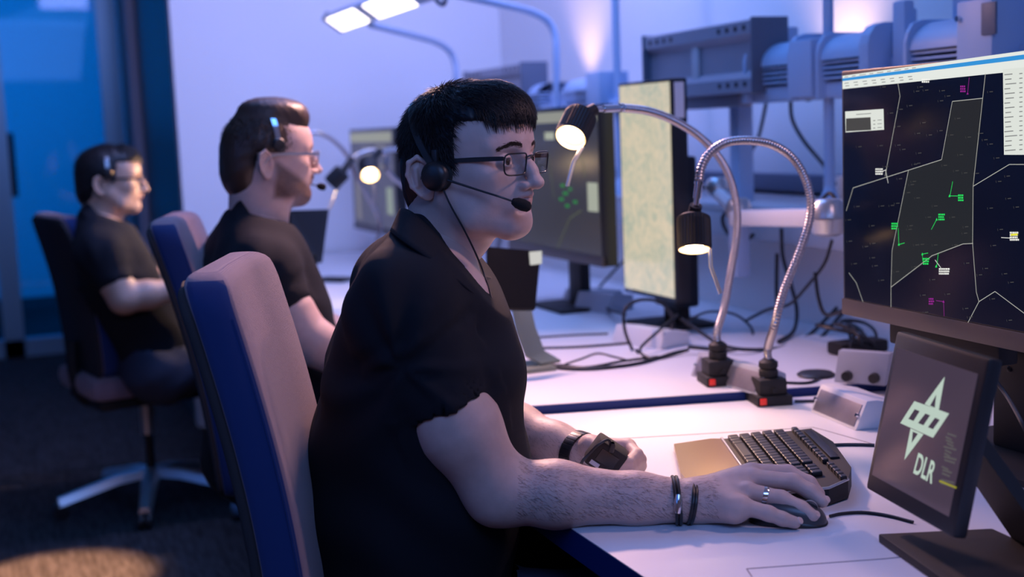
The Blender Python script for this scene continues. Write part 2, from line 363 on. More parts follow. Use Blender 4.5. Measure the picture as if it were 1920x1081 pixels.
e_yel = EM('track_yellow', (.8, .75, .05), 1.0); e_bar = EM('toolbar_white', (.84, .88, .83), .92); e_blue = EM('toolbar_blue', (.03, .30, .72), .95)
e_fill = EM('sector_fill', (.016, .019, .024), 1.0); e_dk = EM('table_dark', (.06, .06, .06), 1); e_pan = EM('window_white', (.80, .84, .78), .9)
def scr(name, mat, parent, polys=(), lines=(), wd=.0011, off=.0002, proj=sp, nn=n0, extra=None):
    mb = MB()
    for p in polys: mb.add([proj(*q)+nn*off for q in p], [tuple(range(len(p)))])
    for L in lines:
        for a, b in zip(L[:-1], L[1:]): mb.strip(proj(*a), proj(*b), wd, nn, off)
    if extra: extra(mb)
    return mb.build(name, mat, parent, smooth=False)
scr('sector_fill', e_fill, scN, polys=[[(1786, 190), (1843, 184), (1825, 349), (1824, 456), (1805, 458), (1748, 483), (1671, 538), (1673, 470), (1704, 318), (1766, 299)]], off=.0002)
scr('sector_lines', e_line, scN, lines=[[(1684, 156), (1688, 180), (1660, 330)], [(1587, 395), (1600, 352), (1766, 299), (1786, 190), (1843, 184)], [(1848, 138), (1825, 349), (1824, 456), (1831, 547), (1836, 565), (1815, 605)],
   [(1704, 318), (1673, 470), (1671, 538), (1671, 585)], [(1671, 538), (1748, 479), (1806, 457), (1825, 456)], [(1825, 349), (1893, 308), (1921, 308)], [(1836, 565), (1866, 546), (1921, 587)], [(1592, 511), (1606, 530), (1620, 570)]], off=.0005)
def frac(t): # (fx, fy) fraction across the bar band
    return t
scr('title_bar', e_bar, scN, polys=[[(1580, 142), (1921, 95), (1921, 103), (1580, 148)], [(1580, 151), (1921, 110), (1921, 132), (1580, 167)]], off=.0004)
scr('menu_bar', e_blue, scN, polys=[[(1580, 147), (1921, 102), (1921, 111), (1580, 152)]], off=.0006)
scr('side_panel', e_pan, scN, polys=[[(1881, 130), (1921, 126), (1923, 290), (1883, 290)]], off=.0005)
scr('table_window', e_pan, scN, polys=[[(1585, 209), (1657, 204), (1658, 243), (1586, 248)]], off=.0005)
scr('table_grid', e_dk, scN, polys=[[(1587, 222), (1633, 219.5), (1634, 243.5), (1587, 246)]], lines=[], off=.0008)
scr('task_bar', e_bar, scN, polys=[[(1592, 570), (1921, 625.5), (1921, 630.5), (1592, 573.5)]], off=.0006)
m_txt = EM('panel_text_grey', (.35, .36, .36), .6)
def rows(mb):
    for k in range(17):
        y = 140+8.9*k; x = 1884+(k % 3); L = random.uniform(10, 26)
        mb.strip(sp(x, y), sp(x+L, y-L*.09), .0014, n0, .0008); mb.strip(sp(1912, y-2), sp(1918, y-2.6), .0014, n0, .0008)
    for k in range(8):
        x = 1584+17*k; mb.strip(sp(x, 156.5-(x-1580)*.103), sp(x+8, 155.7-(x-1580)*.103), .0012, n0, .0008); mb.strip(sp(x+2, 161.5-(x-1580)*.103), sp(x+9, 160.8-(x-1580)*.103), .0012, n0, .0008)
    for k in range(12):
        x = 1584+11*k+(k % 3)*3; mb.strip(sp(x, 145-(x-1580)*.132), sp(x+7, 144.1-(x-1580)*.132), .0010, n0, .0008)
    for k in range(3):
        mb.strip(sp(1638, 226+7*k), sp(1642, 225.7+7*k), .0013, n0, .0008); mb.strip(sp(1646, 225+7*k), sp(1654, 224.5+7*k), .0010, n0, .0008)
    mb.strip(sp(1606, 214.5), sp(1634, 212.5), .0012, n0, .0008)
scr('panel_text', m_txt, scN, extra=rows)
def label_bars(mb, x, y, n=3, L=11, dy=4.6):
    for k in range(n):
        xx = x
        while xx < x+L-1:
            l = random.uniform(1.6, 3.4); mb.strip(sp(xx, y+k*dy), sp(min(xx+l, x+L+1), y+k*dy-.2), .0026, n0, .0006); xx += l+.7
marks = [(1655, 163), (1725, 163), (1718, 171), (1735, 169), (1766, 170), (1776, 180), (1763, 189), (1687, 205), (1669, 212), (1683, 237), (1742, 253), (1720, 250), (1762, 245), (1795, 222), (1782, 253), (1815, 257), (1838, 250), (1846, 262), (1856, 270), (1650, 273), (1683, 272), (1692, 280), (1722, 287), (1800, 290), (1720, 306), (1714, 308), (1868, 296), (1856, 172), (1792, 320), (1808, 324), (1830, 325), (1686, 335), (1712, 340), (1708, 346), (1701, 361), (1719, 371), (1752, 386), (1785, 407), (1740, 407), (1706, 423), (1704, 430), (1810, 425), (1790, 459), (1752, 459), (1717, 459), (1727, 458), (1808, 437), (1606, 387), (1652, 386), (1671, 385), (1681, 381), (1634, 423), (1622, 462), (1636, 456), (1680, 509), (1748, 524), (1714, 500), (1590, 412), (1592, 452), (1601, 494), (1635, 483), (1652, 525), (1776, 551), (1730, 553), (1812, 493), (1836, 515), (1890, 372), (1905, 388), (1883, 513), (1895, 529), (1847, 503), (1818, 594), (1699, 585), (1735, 585), (1810, 578), (1640, 498), (1660, 312), (1730, 230), (1770, 310), (1705, 198), (1610, 275), (1862, 460), (1875, 430), (1856, 390), (1872, 340), (1888, 330), (1860, 560), (1892, 600), (1760, 600)]
def mk(mb):
    for x, y in marks:
        mb.strip(sp(x-4, y-1.5), sp(x-3.2, y+2.5), .0009, n0, .0007); mb.strip(sp(x, y), sp(x+6.5, y-.5), .0013, n0, .0007)
scr('waypoint_marks', e_grey, scN, extra=mk)
def tr1(mb):
    for a, b in [((1782, 367), (1787, 340)), ((1782, 367), (1797, 367)), ((1757, 411), (1747, 430)), ((1686, 458), (1685, 427)), ((1686, 458), (1697, 455)), ((1730, 476), (1731, 488)), ((1730, 476), (1741, 474)), ((1757, 500), (1760, 474))]: mb.strip(sp(*a), sp(*b), .0009, n0, .0008)
    for x, y in [(1781, 367), (1757, 411), (1686, 458), (1730, 476), (1756, 499)]: mb.add([sp(x-1.8, y+2)+n0*.0008, sp(x+1.8, y+2)+n0*.0008, sp(x, y-3)+n0*.0008], [(0, 1, 2)])
    for x, y in [(1797, 366), (1760, 402), (1672, 419), (1731, 485)]: label_bars(mb, x, y)
scr('green_tracks', e_green, scN, extra=tr1)
def tr2(mb):
    for a, b in [((1815, 175), (1818, 145)), ((1770, 565), (1756, 563)), ((1770, 565), (1771, 592))]: mb.strip(sp(*a), sp(*b), .0009, n0, .0008)
    for x, y in [(1815, 175), (1770, 565)]: mb.add([sp(x-2, y+2)+n0*.0008, sp(x+2, y+2)+n0*.0008, sp(x, y-3)+n0*.0008], [(0, 1, 2)])
    for x, y in [(1801, 162), (1742, 560)]: label_bars(mb, x, y, 3, 9)
scr('magenta_tracks', e_mag, scN, extra=tr2)
def tr3(mb):
    for a, b in [((1661, 318), (1666, 343)), ((1662, 318), (1655, 321)), ((1754, 487), (1765, 502)), ((1878, 445), (1895, 446))]: mb.strip(sp(*a), sp(*b), .0009, n0, .0008)
    for x, y, n, l in [(1642, 317, 3, 15), (1761, 504, 3, 20), (1729, 149, 2, 14), (1894, 436, 4, 16)]: label_bars(mb, x, y, n, l, 4.4)
scr('white_tracks', e_wht, scN, extra=tr3)
scr('yellow_label', e_yel, scN, lines=[[(1896, 440), (1909, 439)]], wd=.003, off=.0009)
# second operator's radar monitor and tall map monitor, third operator's monitor
m_scr2 = M('screen_dark_brown', (.02, .02, .02), .22, emit=(.05, .045, .045), estr=.7)
def mon_px(label, TL, TR, BRy, X, Wmin, bz, bot, sm, bm, group=None, botmat=None):
    a = at(*TL, X=X); b = at(*TR, X=X); h = b[2]-at(TR[0], BRy, X=X)[2]; u = nrm([b[0]-a[0], b[1]-a[1], 0]); n = np.cross(u, [0, 0, 1.])
    W = max(Wmin, np.linalg.norm((b-a)[:2])); a = b-u*W
    f = (a, u, np.array([0, 0, 1.]), n); r, s = monitor(label, f, W, h, bz, bot, sm, bm, group=group, botmat=botmat); return r, s, f, W, h
monF, scF, fF, WF, HF = mon_px('radar monitor half hidden behind the nearest operator\'s face', (985, 208), (1122, 195), 499, 1.47, .70, .008, .03, m_scr2, m_bez, botmat=m_bezb)
def loc(f, W, h, off=.0018):
    o, u, v, n = f; return lambda a, b: o+u*W*a-v*h*b+n*off
Lf = loc(fF, WF, HF)
def quad(name, m, parent, L, rects):
    mb = MB()
    for a0, b0, a1, b1 in rects: mb.add([L(a0, b1), L(a1, b1), L(a1, b0), L(a0, b0)], [(0, 1, 2, 3)])
    return mb.build(name, m, parent, smooth=False)
quad('title_bar', EM('bar_dim', (.55, .56, .48), .5), scF, Lf, [(.02, .03, .985, .10)])
quad('side_panel', EM('panel_dim', (.52, .56, .46), .7), scF, Lf, [(.88, .48, .975, .66), (.47, .16, .57, .21), (.62, .17, .71, .22)])
quad('green_tracks', EM('green_dim', (.03, .38, .08), .55), scF, Lf, [(.62, .50, .66, .52), (.64, .55, .69, .57), (.60, .59, .645, .61), (.66, .63, .70, .65), (.70, .52, .73, .54), (.74, .60, .78, .62)])
ml = MB()
for a, b in [((.55, .95), (.70, .72)), ((.70, .72), (.82, .66)), ((.5, .3), (.55, .6)), ((.8, .12), (.86, .45))]: ml.strip(Lf(*a), Lf(*b), .003, fF[3], .0003)
ml.build('sector_lines', EM('line_dim', (.25, .3, .15), .4), scF, smooth=False)
def map_mat():
    m = M('screen_map', (.02, .02, .02), .2); nt = m.node_tree; b = nt.nodes['Principled BSDF']; tc = nt.nodes.new('ShaderNodeTexCoord')
    nz = nt.nodes.new('ShaderNodeTexNoise'); nz.inputs['Scale'].default_value = 22; nz.inputs['Detail'].default_value = 8; nz.inputs['Roughness'].default_value = .75; nz.inputs['Distortion'].default_value = 1.2
    nt.links.new(tc.outputs['Object'], nz.inputs['Vector']); cr = nt.nodes.new('ShaderNodeValToRGB'); e = cr.color_ramp.elements
    e[0].position = .34; e[0].color = (.40, .47, .38, 1); e[1].position = .56; e[1].color = (.72, .62, .45, 1)
    nt.links.new(nz.outputs[0], cr.inputs[0]); nt.links.new(cr.outputs[0], b.inputs['Emission Color']); b.inputs['Emission Strength'].default_value = .92; return m
monT, scT, fT, WT, HT = mon_px('tall portrait monitor with a pale yellow map', (1165, 160), (1258, 146), 566, 1.56, .30, .008, .012, map_mat(), m_bez)
Lt = loc(fT, WT, HT)
quad('corner_sticker', m_white, monT, loc(fT, WT, HT, .0006), [(.01, .955, .18, .985)])
o_, u_, v_, n_ = fT
mb = MB(); mbox(mb, fT, WT-.001, -.10, -.035, WT+.002, -.01, -.008); mb.build('side_label', m_white, monT, smooth=False)
mb = MB(); mbox(mb, fT, WT*.3, -HT-.03, -.12, WT*.7, -HT*.35, -.045, bev=.01); mb.build('bracket', m_dark, monT)
monP, scP, fP, WP, HP = mon_px('small landscape monitor farthest away, near the end wall', (655, 242), (737, 238), 443, 1.45, .64, .008, .03, m_scr2, m_bez, botmat=m_bezb)
Lp = loc(fP, WP, HP)
quad('title_bar', EM('bar_dim2', (.60, .62, .50), .45), scP, Lp, [(.02, .04, .96, .13)])
quad('window_blocks', EM('win_dim', (.35, .33, .38), .45), scP, Lp, [(.3, .18, .5, .3), (.6, .16, .85, .24), (.55, .34, .9, .38), (.1, .5, .2, .9)])
quad('side_panel', EM('pan_dim', (.42, .50, .42), .55), scP, Lp, [(.80, .55, .93, .80)])
# stands for monitors: foot plates on the desk and posts
def foot(label, x, y, z0, z1, rz=0, w_=.24, d_=.2):
    r = empty('monitor_stand', (x, y, z0), rz, label, 'stand')
    R = np.array([[math.cos(rz), -math.sin(rz), 0], [math.sin(rz), math.cos(rz), 0], [0, 0, 1]])
    MB().box((-d_/2, -w_/2, 0), (d_/2, w_/2, .012), R=R, o=(x, y, z0), bev=.005).build('base_plate', m_blkm, r)
    MB().box((.0, -.045, .01), (.035, .045, z1-z0), R=R, o=(x, y, z0), bev=.008).build('upright', m_blkm, r); return r
foot('black stand under the large radar monitor on the right', 1.475, 1.60, DZ, 1.12, 0, .30, .22)
foot('black stand under the portrait map monitor', fT[0][0]+.07, fT[0][1]-.14, ZF, .98, 0, .2, .18)
foot('black stand under the half hidden radar monitor', fF[0][0]+.09, fF[0][1]-.30, ZF, 1.1)
foot('black stand under the farthest small monitor', fP[0][0]+.09, fP[0][1]-.30, ZF, 1.05)
# speaker bar under the front monitor
a = atp(1682, 624, tl-n0*.05, n0)
sb = MB(); sb.box((a[0]-.01, a[1]-.26, .90), (a[0]+.03, a[1]+.01, .955), bev=.006); 
tag(sb.build('sound_bar', m_blkm), 'dark purplish bar under the large radar monitor, above the tablet', 'sound bar')

# ------------------------------------------------------------------ tablet with the logo
TW, TH = .225, .219
BL = np.array([1.045, 1.406, .798]); yw = math.radians(-100.33); ti = math.radians(12.3)
tu = np.array([math.cos(yw), math.sin(yw), 0]); nb = np.array([-math.sin(yw), math.cos(yw), 0]); tv = np.array([0, 0, 1])*math.cos(ti)+nb*math.sin(ti); tn = np.cross(tu, tv)
tf = (BL, tu, tv, tn)
T0 = empty('tablet_screen', BL+tu*TW/2, 0, 'black tablet screen with the white logo, tilted on its stand at lower right', 'tablet')
mb = MB(); mbox(mb, tf, 0, 0, -.02, TW, TH, 0, bev=.006); mb.build('housing', m_blk, T0)
m_tscr = M('tablet_glass', (.02, .018, .022), .12, emit=(.052, .036, .058), estr=1.0, spec=.6)
mb = MB(); mbox(mb, tf, .012, .022, -.001, TW-.016, TH-.022, .0006); ts = mb.build('screen', m_tscr, T0, smooth=False)
def tp(px, py, off=.0010): return atp(px, py, BL+tn*off, tn)
c5 = lambda x, y: (1640+x*.222, 620+y*.222)      # close-up crop of the photo to photo pixels
e_logo = EM('logo_white', (.50, .62, .54), .95); e_dkl = EM('logo_gap', (.052, .036, .062), 1)
mb = MB()
def tri_fan(mb, pts, off): mb.add([tp(*p, off) for p in pts], [tuple(range(len(pts)))])
# parallelogram ring
O = [c5(335, 592), c5(628, 697), c5(492, 902), c5(216, 778)]; 
mb2 = MB()
for q in [O, [c5(592, 385), c5(541, 668), c5(421, 618)], [c5(250, 1090), c5(303, 822), c5(412, 872)]]: tri_fan(mb2, q, .0010)
mb2.build('logo', e_logo, ts, smooth=False)
mb3 = MB()
for q in [[c5(338, 660), c5(380, 677), c5(328, 760), c5(285, 742)], [c5(428, 697), c5(468, 712), c5(412, 797), c5(366, 777)], [c5(510, 732), c5(550, 750), c5(492, 830), c5(450, 812)],
          [c5(520, 537), c5(508, 648), c5(468, 630)], [c5(322, 850), c5(365, 868), c5(312, 945)]]: tri_fan(mb3, q, .0013)
mb3.build('logo_gaps', e_dkl, ts, smooth=False)
# letters D L R
mb4 = MB(); q0 = tp(1713, 884); q1 = tp(1750, 903); ud = nrm(q1-q0); vd = nrm(tp(1722, 849)-tp(1712, 887)); vd = nrm(vd)
cu = bpy.data.curves.new('t', 'FONT'); cu.body = 'DLR'; cu.size = 1; ob = bpy.data.objects.new('t', cu); C.objects.link(ob); cu.offset = .02
bpy.context.view_layer.update(); me = bpy.data.meshes.new_from_object(ob.evaluated_get(bpy.context.evaluated_depsgraph_get()))
V = np.array([list(x.co) for x in me.vertices]); V[:, 0] -= V[:, 0].min(); V[:, 0] /= V[:, 0].max(); V[:, 1] -= V[:, 1].min(); V[:, 1] /= V[:, 1].max()
A, B, D_ = tp(1712, 886), tp(1747, 907), tp(1722, 848)
mb4.add([A+(B-A)*x+(D_-A)*y for x, y, _ in V], [tuple(p.vertices) for p in me.polygons]); bpy.data.objects.remove(ob)
mb4.build('lettering', e_logo, ts, smooth=False)
mb5 = MB()
for k in range(16):
    y = 812+k*6.2; x0 = 1777-k*1.0+random.uniform(-3, 3); 
    if k in (9, 13): continue
    mb5.strip(tp(x0, y), tp(x0+random.uniform(10, 24), y+6), .0022, tn, .0004)
mb5.build('side_text', EM('tablet_text', (.16, .15, .16), .6), ts, smooth=False)
mb6 = MB(); mb6.strip(tp(1762, 901), tp(1794, 914), .0022, tn, .0006); mb6.build('yellow_line', EM('tablet_yellow', (.45, .42, .04), .7), ts, smooth=False)
# stand
b0 = at(1650, 1018, Z=DZ); TS = empty('tablet_stand', (1.12, 1.25, DZ), 0, 'dark angular stand holding the tablet with the white logo', 'stand')
def tl_(a, b): return b0+tu*a+nb*b
P = [tl_(-.005, 0), tl_(.25, -.01), tl_(.25, .17), tl_(.02, .15)]
mb = MB(); mb.prism([(p[0], p[1]) for p in P], ((0, 0, DZ+.012), (1, 0, 0), (0, 1, 0), (0, 0, 1)), .012, bev=.003); mb.build('base', m_blkm, TS)
top = BL+tu*.11+tv*.13-tn*.022; bot = tl_(.12, .15); bot[2] = DZ+.012
mb = MB(); V = []
for c, t in ((bot, .0), (top, 1)):
    for s_ in (-1, 1):
        for d in (0, 1): V.append(c+tu*s_*(.055-.01*t)+nb*d*.02)
mb.add(V, [(0, 1, 3, 2), (4, 6, 7, 5), (0, 2, 6, 4), (1, 5, 7, 3), (0, 4, 5, 1), (2, 3, 7, 6)]); mb.build('arm', m_blkm, TS, smooth=False)

# ------------------------------------------------------------------ gooseneck lamps
def gooseneck(label, base, path, head, axis, lever, power, lamp_spot=True, zdesk=DZ, detail=True, bright=None, sd=1.0, down=None):
    """base: point on the desk; path: world points of the flexible neck from base to stem; head: (neck point, rim centre); axis: pointing out of the shade"""
    base = np.array(base, float); base[2] = zdesk
    r = empty('gooseneck_lamp', base, 0, label, 'lamp', None); ax = nrm(axis)
    rz = math.radians(-14); R = np.array([[math.cos(rz), -math.sin(rz), 0], [math.sin(rz), math.cos(rz), 0], [0, 0, 1]])
    mb = MB(); mb.box((-.036, -.040, 0), (.036, .040, .020), R=R, o=base, bev=.003)
    mb.box((-.029, -.031, .018), (.029, .031, .052), R=R, o=base, bev=.007); mb.build('base', m_blkm, r)
    mb = MB(); mb.lathe([(.0, .050), (.014, .050), (.019, .054), (.019, .066), (.016, .069), (.019, .072), (.019, .082), (.011, .088), (0, .088)], base, (0, 0, 1), 24); mb.build('collar', m_blkm, r)
    if detail:
        mb = MB(); mb.box((-.031, -.0425, .004), (-.018, -.039, .017), R=R, o=base, bev=.001); mb.build('rocker_switch', m_red, r)
        mb = MB(); mb.lathe([(0, .004), (.005, .004), (.006, 0)], base+R@np.array([-.0, -.032, .030]), R@np.array([0, -1., 0]), 12); mb.build('screw_knob', m_blkm, r)
    path = [base+np.array([0, 0, .084]), base+np.array([0, 0, .11])]+[p_ for p_ in path if p_[2] > base[2]+.15]
    P = spline(np.array(path), 14); L = np.cumsum(np.r_[0, np.linalg.norm(np.diff(P, axis=0), axis=1)])
    t = np.arange(0, L[-1], .00150 if detail else .004); Q = np.stack([np.interp(t, L, P[:, k]) for k in range(3)], 1)
    MB().tube(Q, .0080, 14, ridge=(.0, .11) if detail else None).build('flexible_neck', m_flex, r, angle=60)
    hp = np.array(head[0]); rim = np.array(head[1]); e = P[-1]
    MB().tube([e, e+(hp-e)*.12], .0092, 16).tube([e+(hp-e)*.1, hp-(hp-e)*.3], .0075, 16).tube([hp-(hp-e)*.32, hp], .0055, 14).build('chrome_stem', m_chrome, r)
    ld = np.linalg.norm(rim-hp); Ls = .068*sd; Rr = .0325*sd
    back = rim-ax*Ls
    mb = MB(); mb.tube([hp+(hp-back)*.02, back+ax*.004], .012, 16); mb.build('shade_neck', m_blkm, r)
    mb = MB(); prof = [(0, 0), (Rr*.75, 0), (Rr*.97, .005), (Rr, .012), (Rr, Ls*.93), (Rr*.96, Ls*.95), (Rr*.96, Ls), (Rr*.90, Ls), (Rr*.88, Ls*.82), (0, Ls*.78)]
    mb.lathe(prof, back, ax, 64, rib=.07 if detail else None); mb.build('shade', m_blkm, r, angle=14)
    mb = MB(); mb.lathe([(Rr*.895, Ls*.995), (Rr*.86, Ls*.90), (Rr*.6, Ls*.84), (Rr*.5, Ls*.82)], back, ax, 32); mb.build('reflector', m_cup, r)
    mb = MB(); mb.lathe([(Rr*.56, Ls*.86), (Rr*.40, Ls*.93), (0, Ls*.95)], back, ax, 24); mb.build('bulb', m_bulb, r)
    if lever: MB().tube(lever, .0024, 10).tube([np.array(p)+[.006, .004, 0] for p in lever], .0018, 8).build('lever_handle', m_silver if not bright else m_silver, r)
    if lamp_spot:
        o = spot('gooseneck_bulb_light', (0, 0, 0), (0, 0, -1), power, (1, .60, .30), 96, .6, .012)
        o.location = tuple(rim+ax*.004); tgt = down if down is not None else ax; o.rotation_euler = Vector(tuple(tgt)).to_track_quat('-Z', 'Y').to_euler()
    return r
Yn = 2.11
pn = [(1450, 698), (1447, 650), (1452, 610), (1468, 550), (1498, 475), (1516, 420), (1520, 375), (1508, 330), (1483, 293), (1445, 270), (1400, 263), (1360, 268), (1330, 288), (1315, 315), (1311, 340)]
P = [at(*p, Y=Yn) for p in pn]
gooseneck('gooseneck desk lamp in front, shade hanging straight down with a wire lever', at(1452, 757, Z=DZ)+[0, .02, 0], P, (at(1305, 385, Y=Yn), at(1302, 468, Y=Yn-.01)), (-.20, -.37, -1),
          [at(1330, 466, Y=Yn-.03), at(1332, 500, Y=Yn-.04), at(1350, 550, Y=Yn-.05)], 3.2)
pf = [(1358, 672), (1356, 630), (1358, 575), (1370, 510), (1380, 450), (1382, 395), (1371, 340), (1348, 295), (1310, 255), (1262, 225), (1215, 208), (1168, 202)]
P = [at(*p, Y=2.30) for p in pf]
gooseneck('gooseneck desk lamp behind, its glowing shade tipped towards the nearest operator\'s face', at(1361, 722, Z=ZF)+[0, .03, 0], P, (at(1115, 205, Y=2.28), at(1070, 258, Y=2.24)), (-.52, -.46, -.55),
          [at(1090, 276, Y=2.21), at(1074, 303, Y=2.20), at(1062, 349, Y=2.20)], 6.5, zdesk=ZF, down=(.06, -.22, -1))
# the two lamps behind: between second and third operators
pg = [at(*p, Y=4.15) for p in [(1000, 470), (960, 380), (870, 300), (800, 278), (758, 276), (728, 281)]]
bs = at(1000, 520, Y=4.15); bs[2] = ZF
gooseneck('gooseneck lamp with the brightest bulb, shining at the camera behind the nearest operator\'s hair', [1.55, 4.15, 0], [[1.55, 4.15, ZF+.08], [1.57, 4.15, .98]]+[at(*p, Y=4.15) for p in [(900, 300), (850, 275), (790, 272), (745, 279)]],
          (at(712, 283, Y=4.13), at(694, 328, Y=4.05)), (-.12, -.72, -.55), [at(700, 345, Y=4.02), at(701, 370, Y=4.02), at(700, 391, Y=4.02)], 5, zdesk=ZF, detail=False, sd=1.0, down=(-.1, -.4, -1))
gooseneck('gooseneck lamp with a dark shade seen just in front of the bearded operator\'s nose', [1.50, 4.45, 0], [[1.50, 4.45, ZF+.08], [1.50, 4.45, .95]]+[at(*p, Y=4.42) for p in [(735, 330), (725, 292), (700, 282), (672, 289)]],
          (at(658, 299, Y=4.40), at(620, 345, Y=4.36)), (-.62, .25, -.62), [at(633, 350, Y=4.36), at(622, 378, Y=4.36), at(616, 393, Y=4.36)], 3, zdesk=ZF, detail=False, sd=.95, down=(-.1, -.1, -1))
# dark arc neck of a third lamp reaching in from behind the bearded operator's face
arc = [at(*p, Y=4.6) for p in [(560, 262), (585, 249), (610, 254), (635, 272), (655, 297)]]
bs3 = at(668, 330, Y=4.6); bs3[2] = ZF
gooseneck('gooseneck lamp whose dark neck arches behind the bearded operator\'s face', [bs3[0]+.05, 4.6, 0], [[bs3[0]+.05, 4.6, ZF+.08], [bs3[0]+.08, 4.6, .98], at(668, 330, Y=4.6)]+arc[::-1][0:4]+[arc[0]],
          (at(545, 268, Y=4.6), at(520, 290, Y=4.58)), (-.5, -.3, -.9), [], 28, zdesk=ZF, detail=False, sd=.9, down=(-1, -.15, -.55))

# ------------------------------------------------------------------ equipment rail above the desks
XR = 1.95
def yx(px, py=100, X=XR): return float(at(px, py, X=X)[1])
def zx(px, py, X=XR): return float(at(px, py, X=X)[2])
rail = empty('equipment_rail', (XR+.05, 3.2, 1.35), 0, 'long blue-grey equipment rail running above the desks behind the monitors', 'rail')
MB().box((XR-.06, .9, 1.345), (XR+.10, 5.6, 1.385), bev=.008).box((XR-.02, .9, 1.385), (XR+.08, 5.6, 1.43), bev=.006).build('beam', m_rail, rail)
MB().box((XR-.065, yx(1422), 1.336), (XR-.02, yx(1236), 1.372), bev=.005).build('front_lip', m_box, rail)
def rail_cover(y0, y1, zt=1.50, zb=1.385):
    """round topped ventilated cover between two end plates"""
    mb = MB(); n = 10; hh = zt-zb; R0 = .075
    pr = [(XR+.06, zb), (XR+.06, zt)]+[(XR+.0-R0*math.sin(PI/2*t/n)+.0, zb+hh*.45+hh*.55*math.cos(PI/2*t/n)) for t in range(n+1)]
    V = [];
    for y in (y0, y1): V += [(x, y, z) for x, z in pr]
    m_ = len(pr); mb.add(V, [(i, i+1, m_+i+1, m_+i) for i in range(m_-1)]); 
    return mb.build('rounded_cover', m_rail, rail, angle=50)
def slats(y0, y1, zb=1.390, n=4, dz=.0125):
    mb = MB()
    for k in range(n): mb.box((XR-.070+.0*k, y0, zb+k*dz), (XR-.02, y1, zb+k*dz+.0055), bev=.001)
    mb.build('ventilation_slats', m_rail, rail)
    MB().box((XR-.02, y0, zb-.004), (XR-.015, y1, zb+.06)).build('slat_recess', m_rail2, rail)
def endplate(y, w_=.02, zt=1.51, x0=XR-.082, x1=XR+.07, zb=1.345):
    MB().prism([(x0, zb), (x1, zb), (x1, zt), (x0+.045, zt), (x0+.02, zt-.008), (x0+.006, zt-.028), (x0, zt-.05)], ((0, y-w_/2, 0), (1, 0, 0), (0, 0, 1), (0, -1, 0)), w_, bev=.002).build('end_plate', m_rail, rail)
for a, b in ((1443, 1530), (1583, 1673), (1752, 1857)):
    ya, yb = yx(a), yx(b); rail_cover(yb, ya); slats(yb, ya); endplate(ya, .012, 1.505); endplate(yb, .016 if b != 1673 else .035, 1.512)
for a, b in ((1090, 1140), (985, 1040), (800, 900)):
    ya, yb = yx(a, 170), yx(b, 170); rail_cover(yb, ya, 1.47); slats(yb, ya)
def rbox(name, a, b, zb, zt, x0, x1, m, bev=.006): MB().box((x0, yx(b), zb), (x1, yx(a), zt), bev=bev).build(name, m, rail)
rbox('square_block', 1421, 1457, 1.385, 1.545, XR-.03, XR+.07, m_rail)
rbox('clamp_block', 1531, 1574, 1.350, 1.492, XR-.085, XR+.02, m_rail)
rbox('upright_plate', 1657, 1682, 1.45, 1.545, XR+.04, XR+.06, m_rail, .008)
rbox('upright_plate', 1692, 1716, 1.345, 1.556, XR-.03, XR+.0, m_rail, .008)
rbox('square_block', 1722, 1750, 1.36, 1.475, XR-.03, XR+.07, m_rail)
rbox('square_block', 1857, 1925, 1.36, 1.525, XR-.09, XR+.05, m_rail)
rbox('dark_socket', 1907, 1935, 1.45, 1.515, XR-.094, XR-.088, m_rail2, .004)
MB().lathe([(0, .008), (.006, .008), (.007, 0)], (XR-.088, yx(1862), 1.49), (-1, 0, 0), 14).build('bolt', m_chrome, rail)
rbox('clamp_block', 1141, 1168, 1.36, 1.48, XR-.09, XR+.02, m_rail)
rbox('square_block', 1094, 1138, 1.36, 1.455, XR-.04, XR+.05, m_rail)
# uprights below and above
def post(name, px, py, X, w_, z0, z1, label, sq=True, m=m_rail):
    p = at(px, py, X=X); mb = MB()
    if sq: mb.box((p[0]-w_/2, p[1]-w_/2, z0), (p[0]+w_/2, p[1]+w_/2, z1), bev=.004)
    else: mb.tube([(p[0], p[1], z0), (p[0], p[1], z1)], w_/2, 20)
    return tag(mb.build(name, m), label, 'post')
tag(post('rail_post', 1390, 260, XR+.04, .05, DZ, 1.345, 'square blue-grey post carrying the rail, right of the portrait monitor'), kind=None)
post('rail_post', 1000, 260, XR+.04, .05, DZ, 1.345, 'square blue-grey post behind the half hidden radar monitor')
def pole(px, X, label, foot=True):
    p = at(px, 60, X=X); r = empty('pole', (p[0], p[1], 1.07), 0, label, 'pole')
    MB().tube([(p[0], p[1], 1.06), (p[0], p[1], 2.9)], .0135, 20).build('shaft', m_rail, r)
    MB().lathe([(.045, 0), (.045, .008), (.02, .05), (.0135, .07)], (p[0], p[1], 1.055), (0, 0, 1), 24).build('foot_cone', m_rail, r)
    return p
pole(1553, XR-.03, 'thin upright pole clamped to the rail, just left of the large radar monitor')
pole(1155, XR-.03, 'thin upright pole rising above the portrait map monitor')
# tall cabinet frame above the rail, top right
tf2 = empty('upper_frame', (XR+.05, yx(1850, 10), 1.52), 0, 'blue-grey uprights standing on the rail in the top right corner', 'frame')
for a, b in ((1785, 1815), (1824, 1856), (1866, 1892), (1905, 1960)):
    MB().box((XR-.0, yx(b, 10), 1.50), (XR+.06, yx(a, 10), 1.75), bev=.004).build('upright', m_rail, tf2)
MB().box((XR+.06, yx(1960, 10), 1.50), (XR+.075, yx(1785, 10), 1.75)).build('back_panel', m_rail2, tf2)
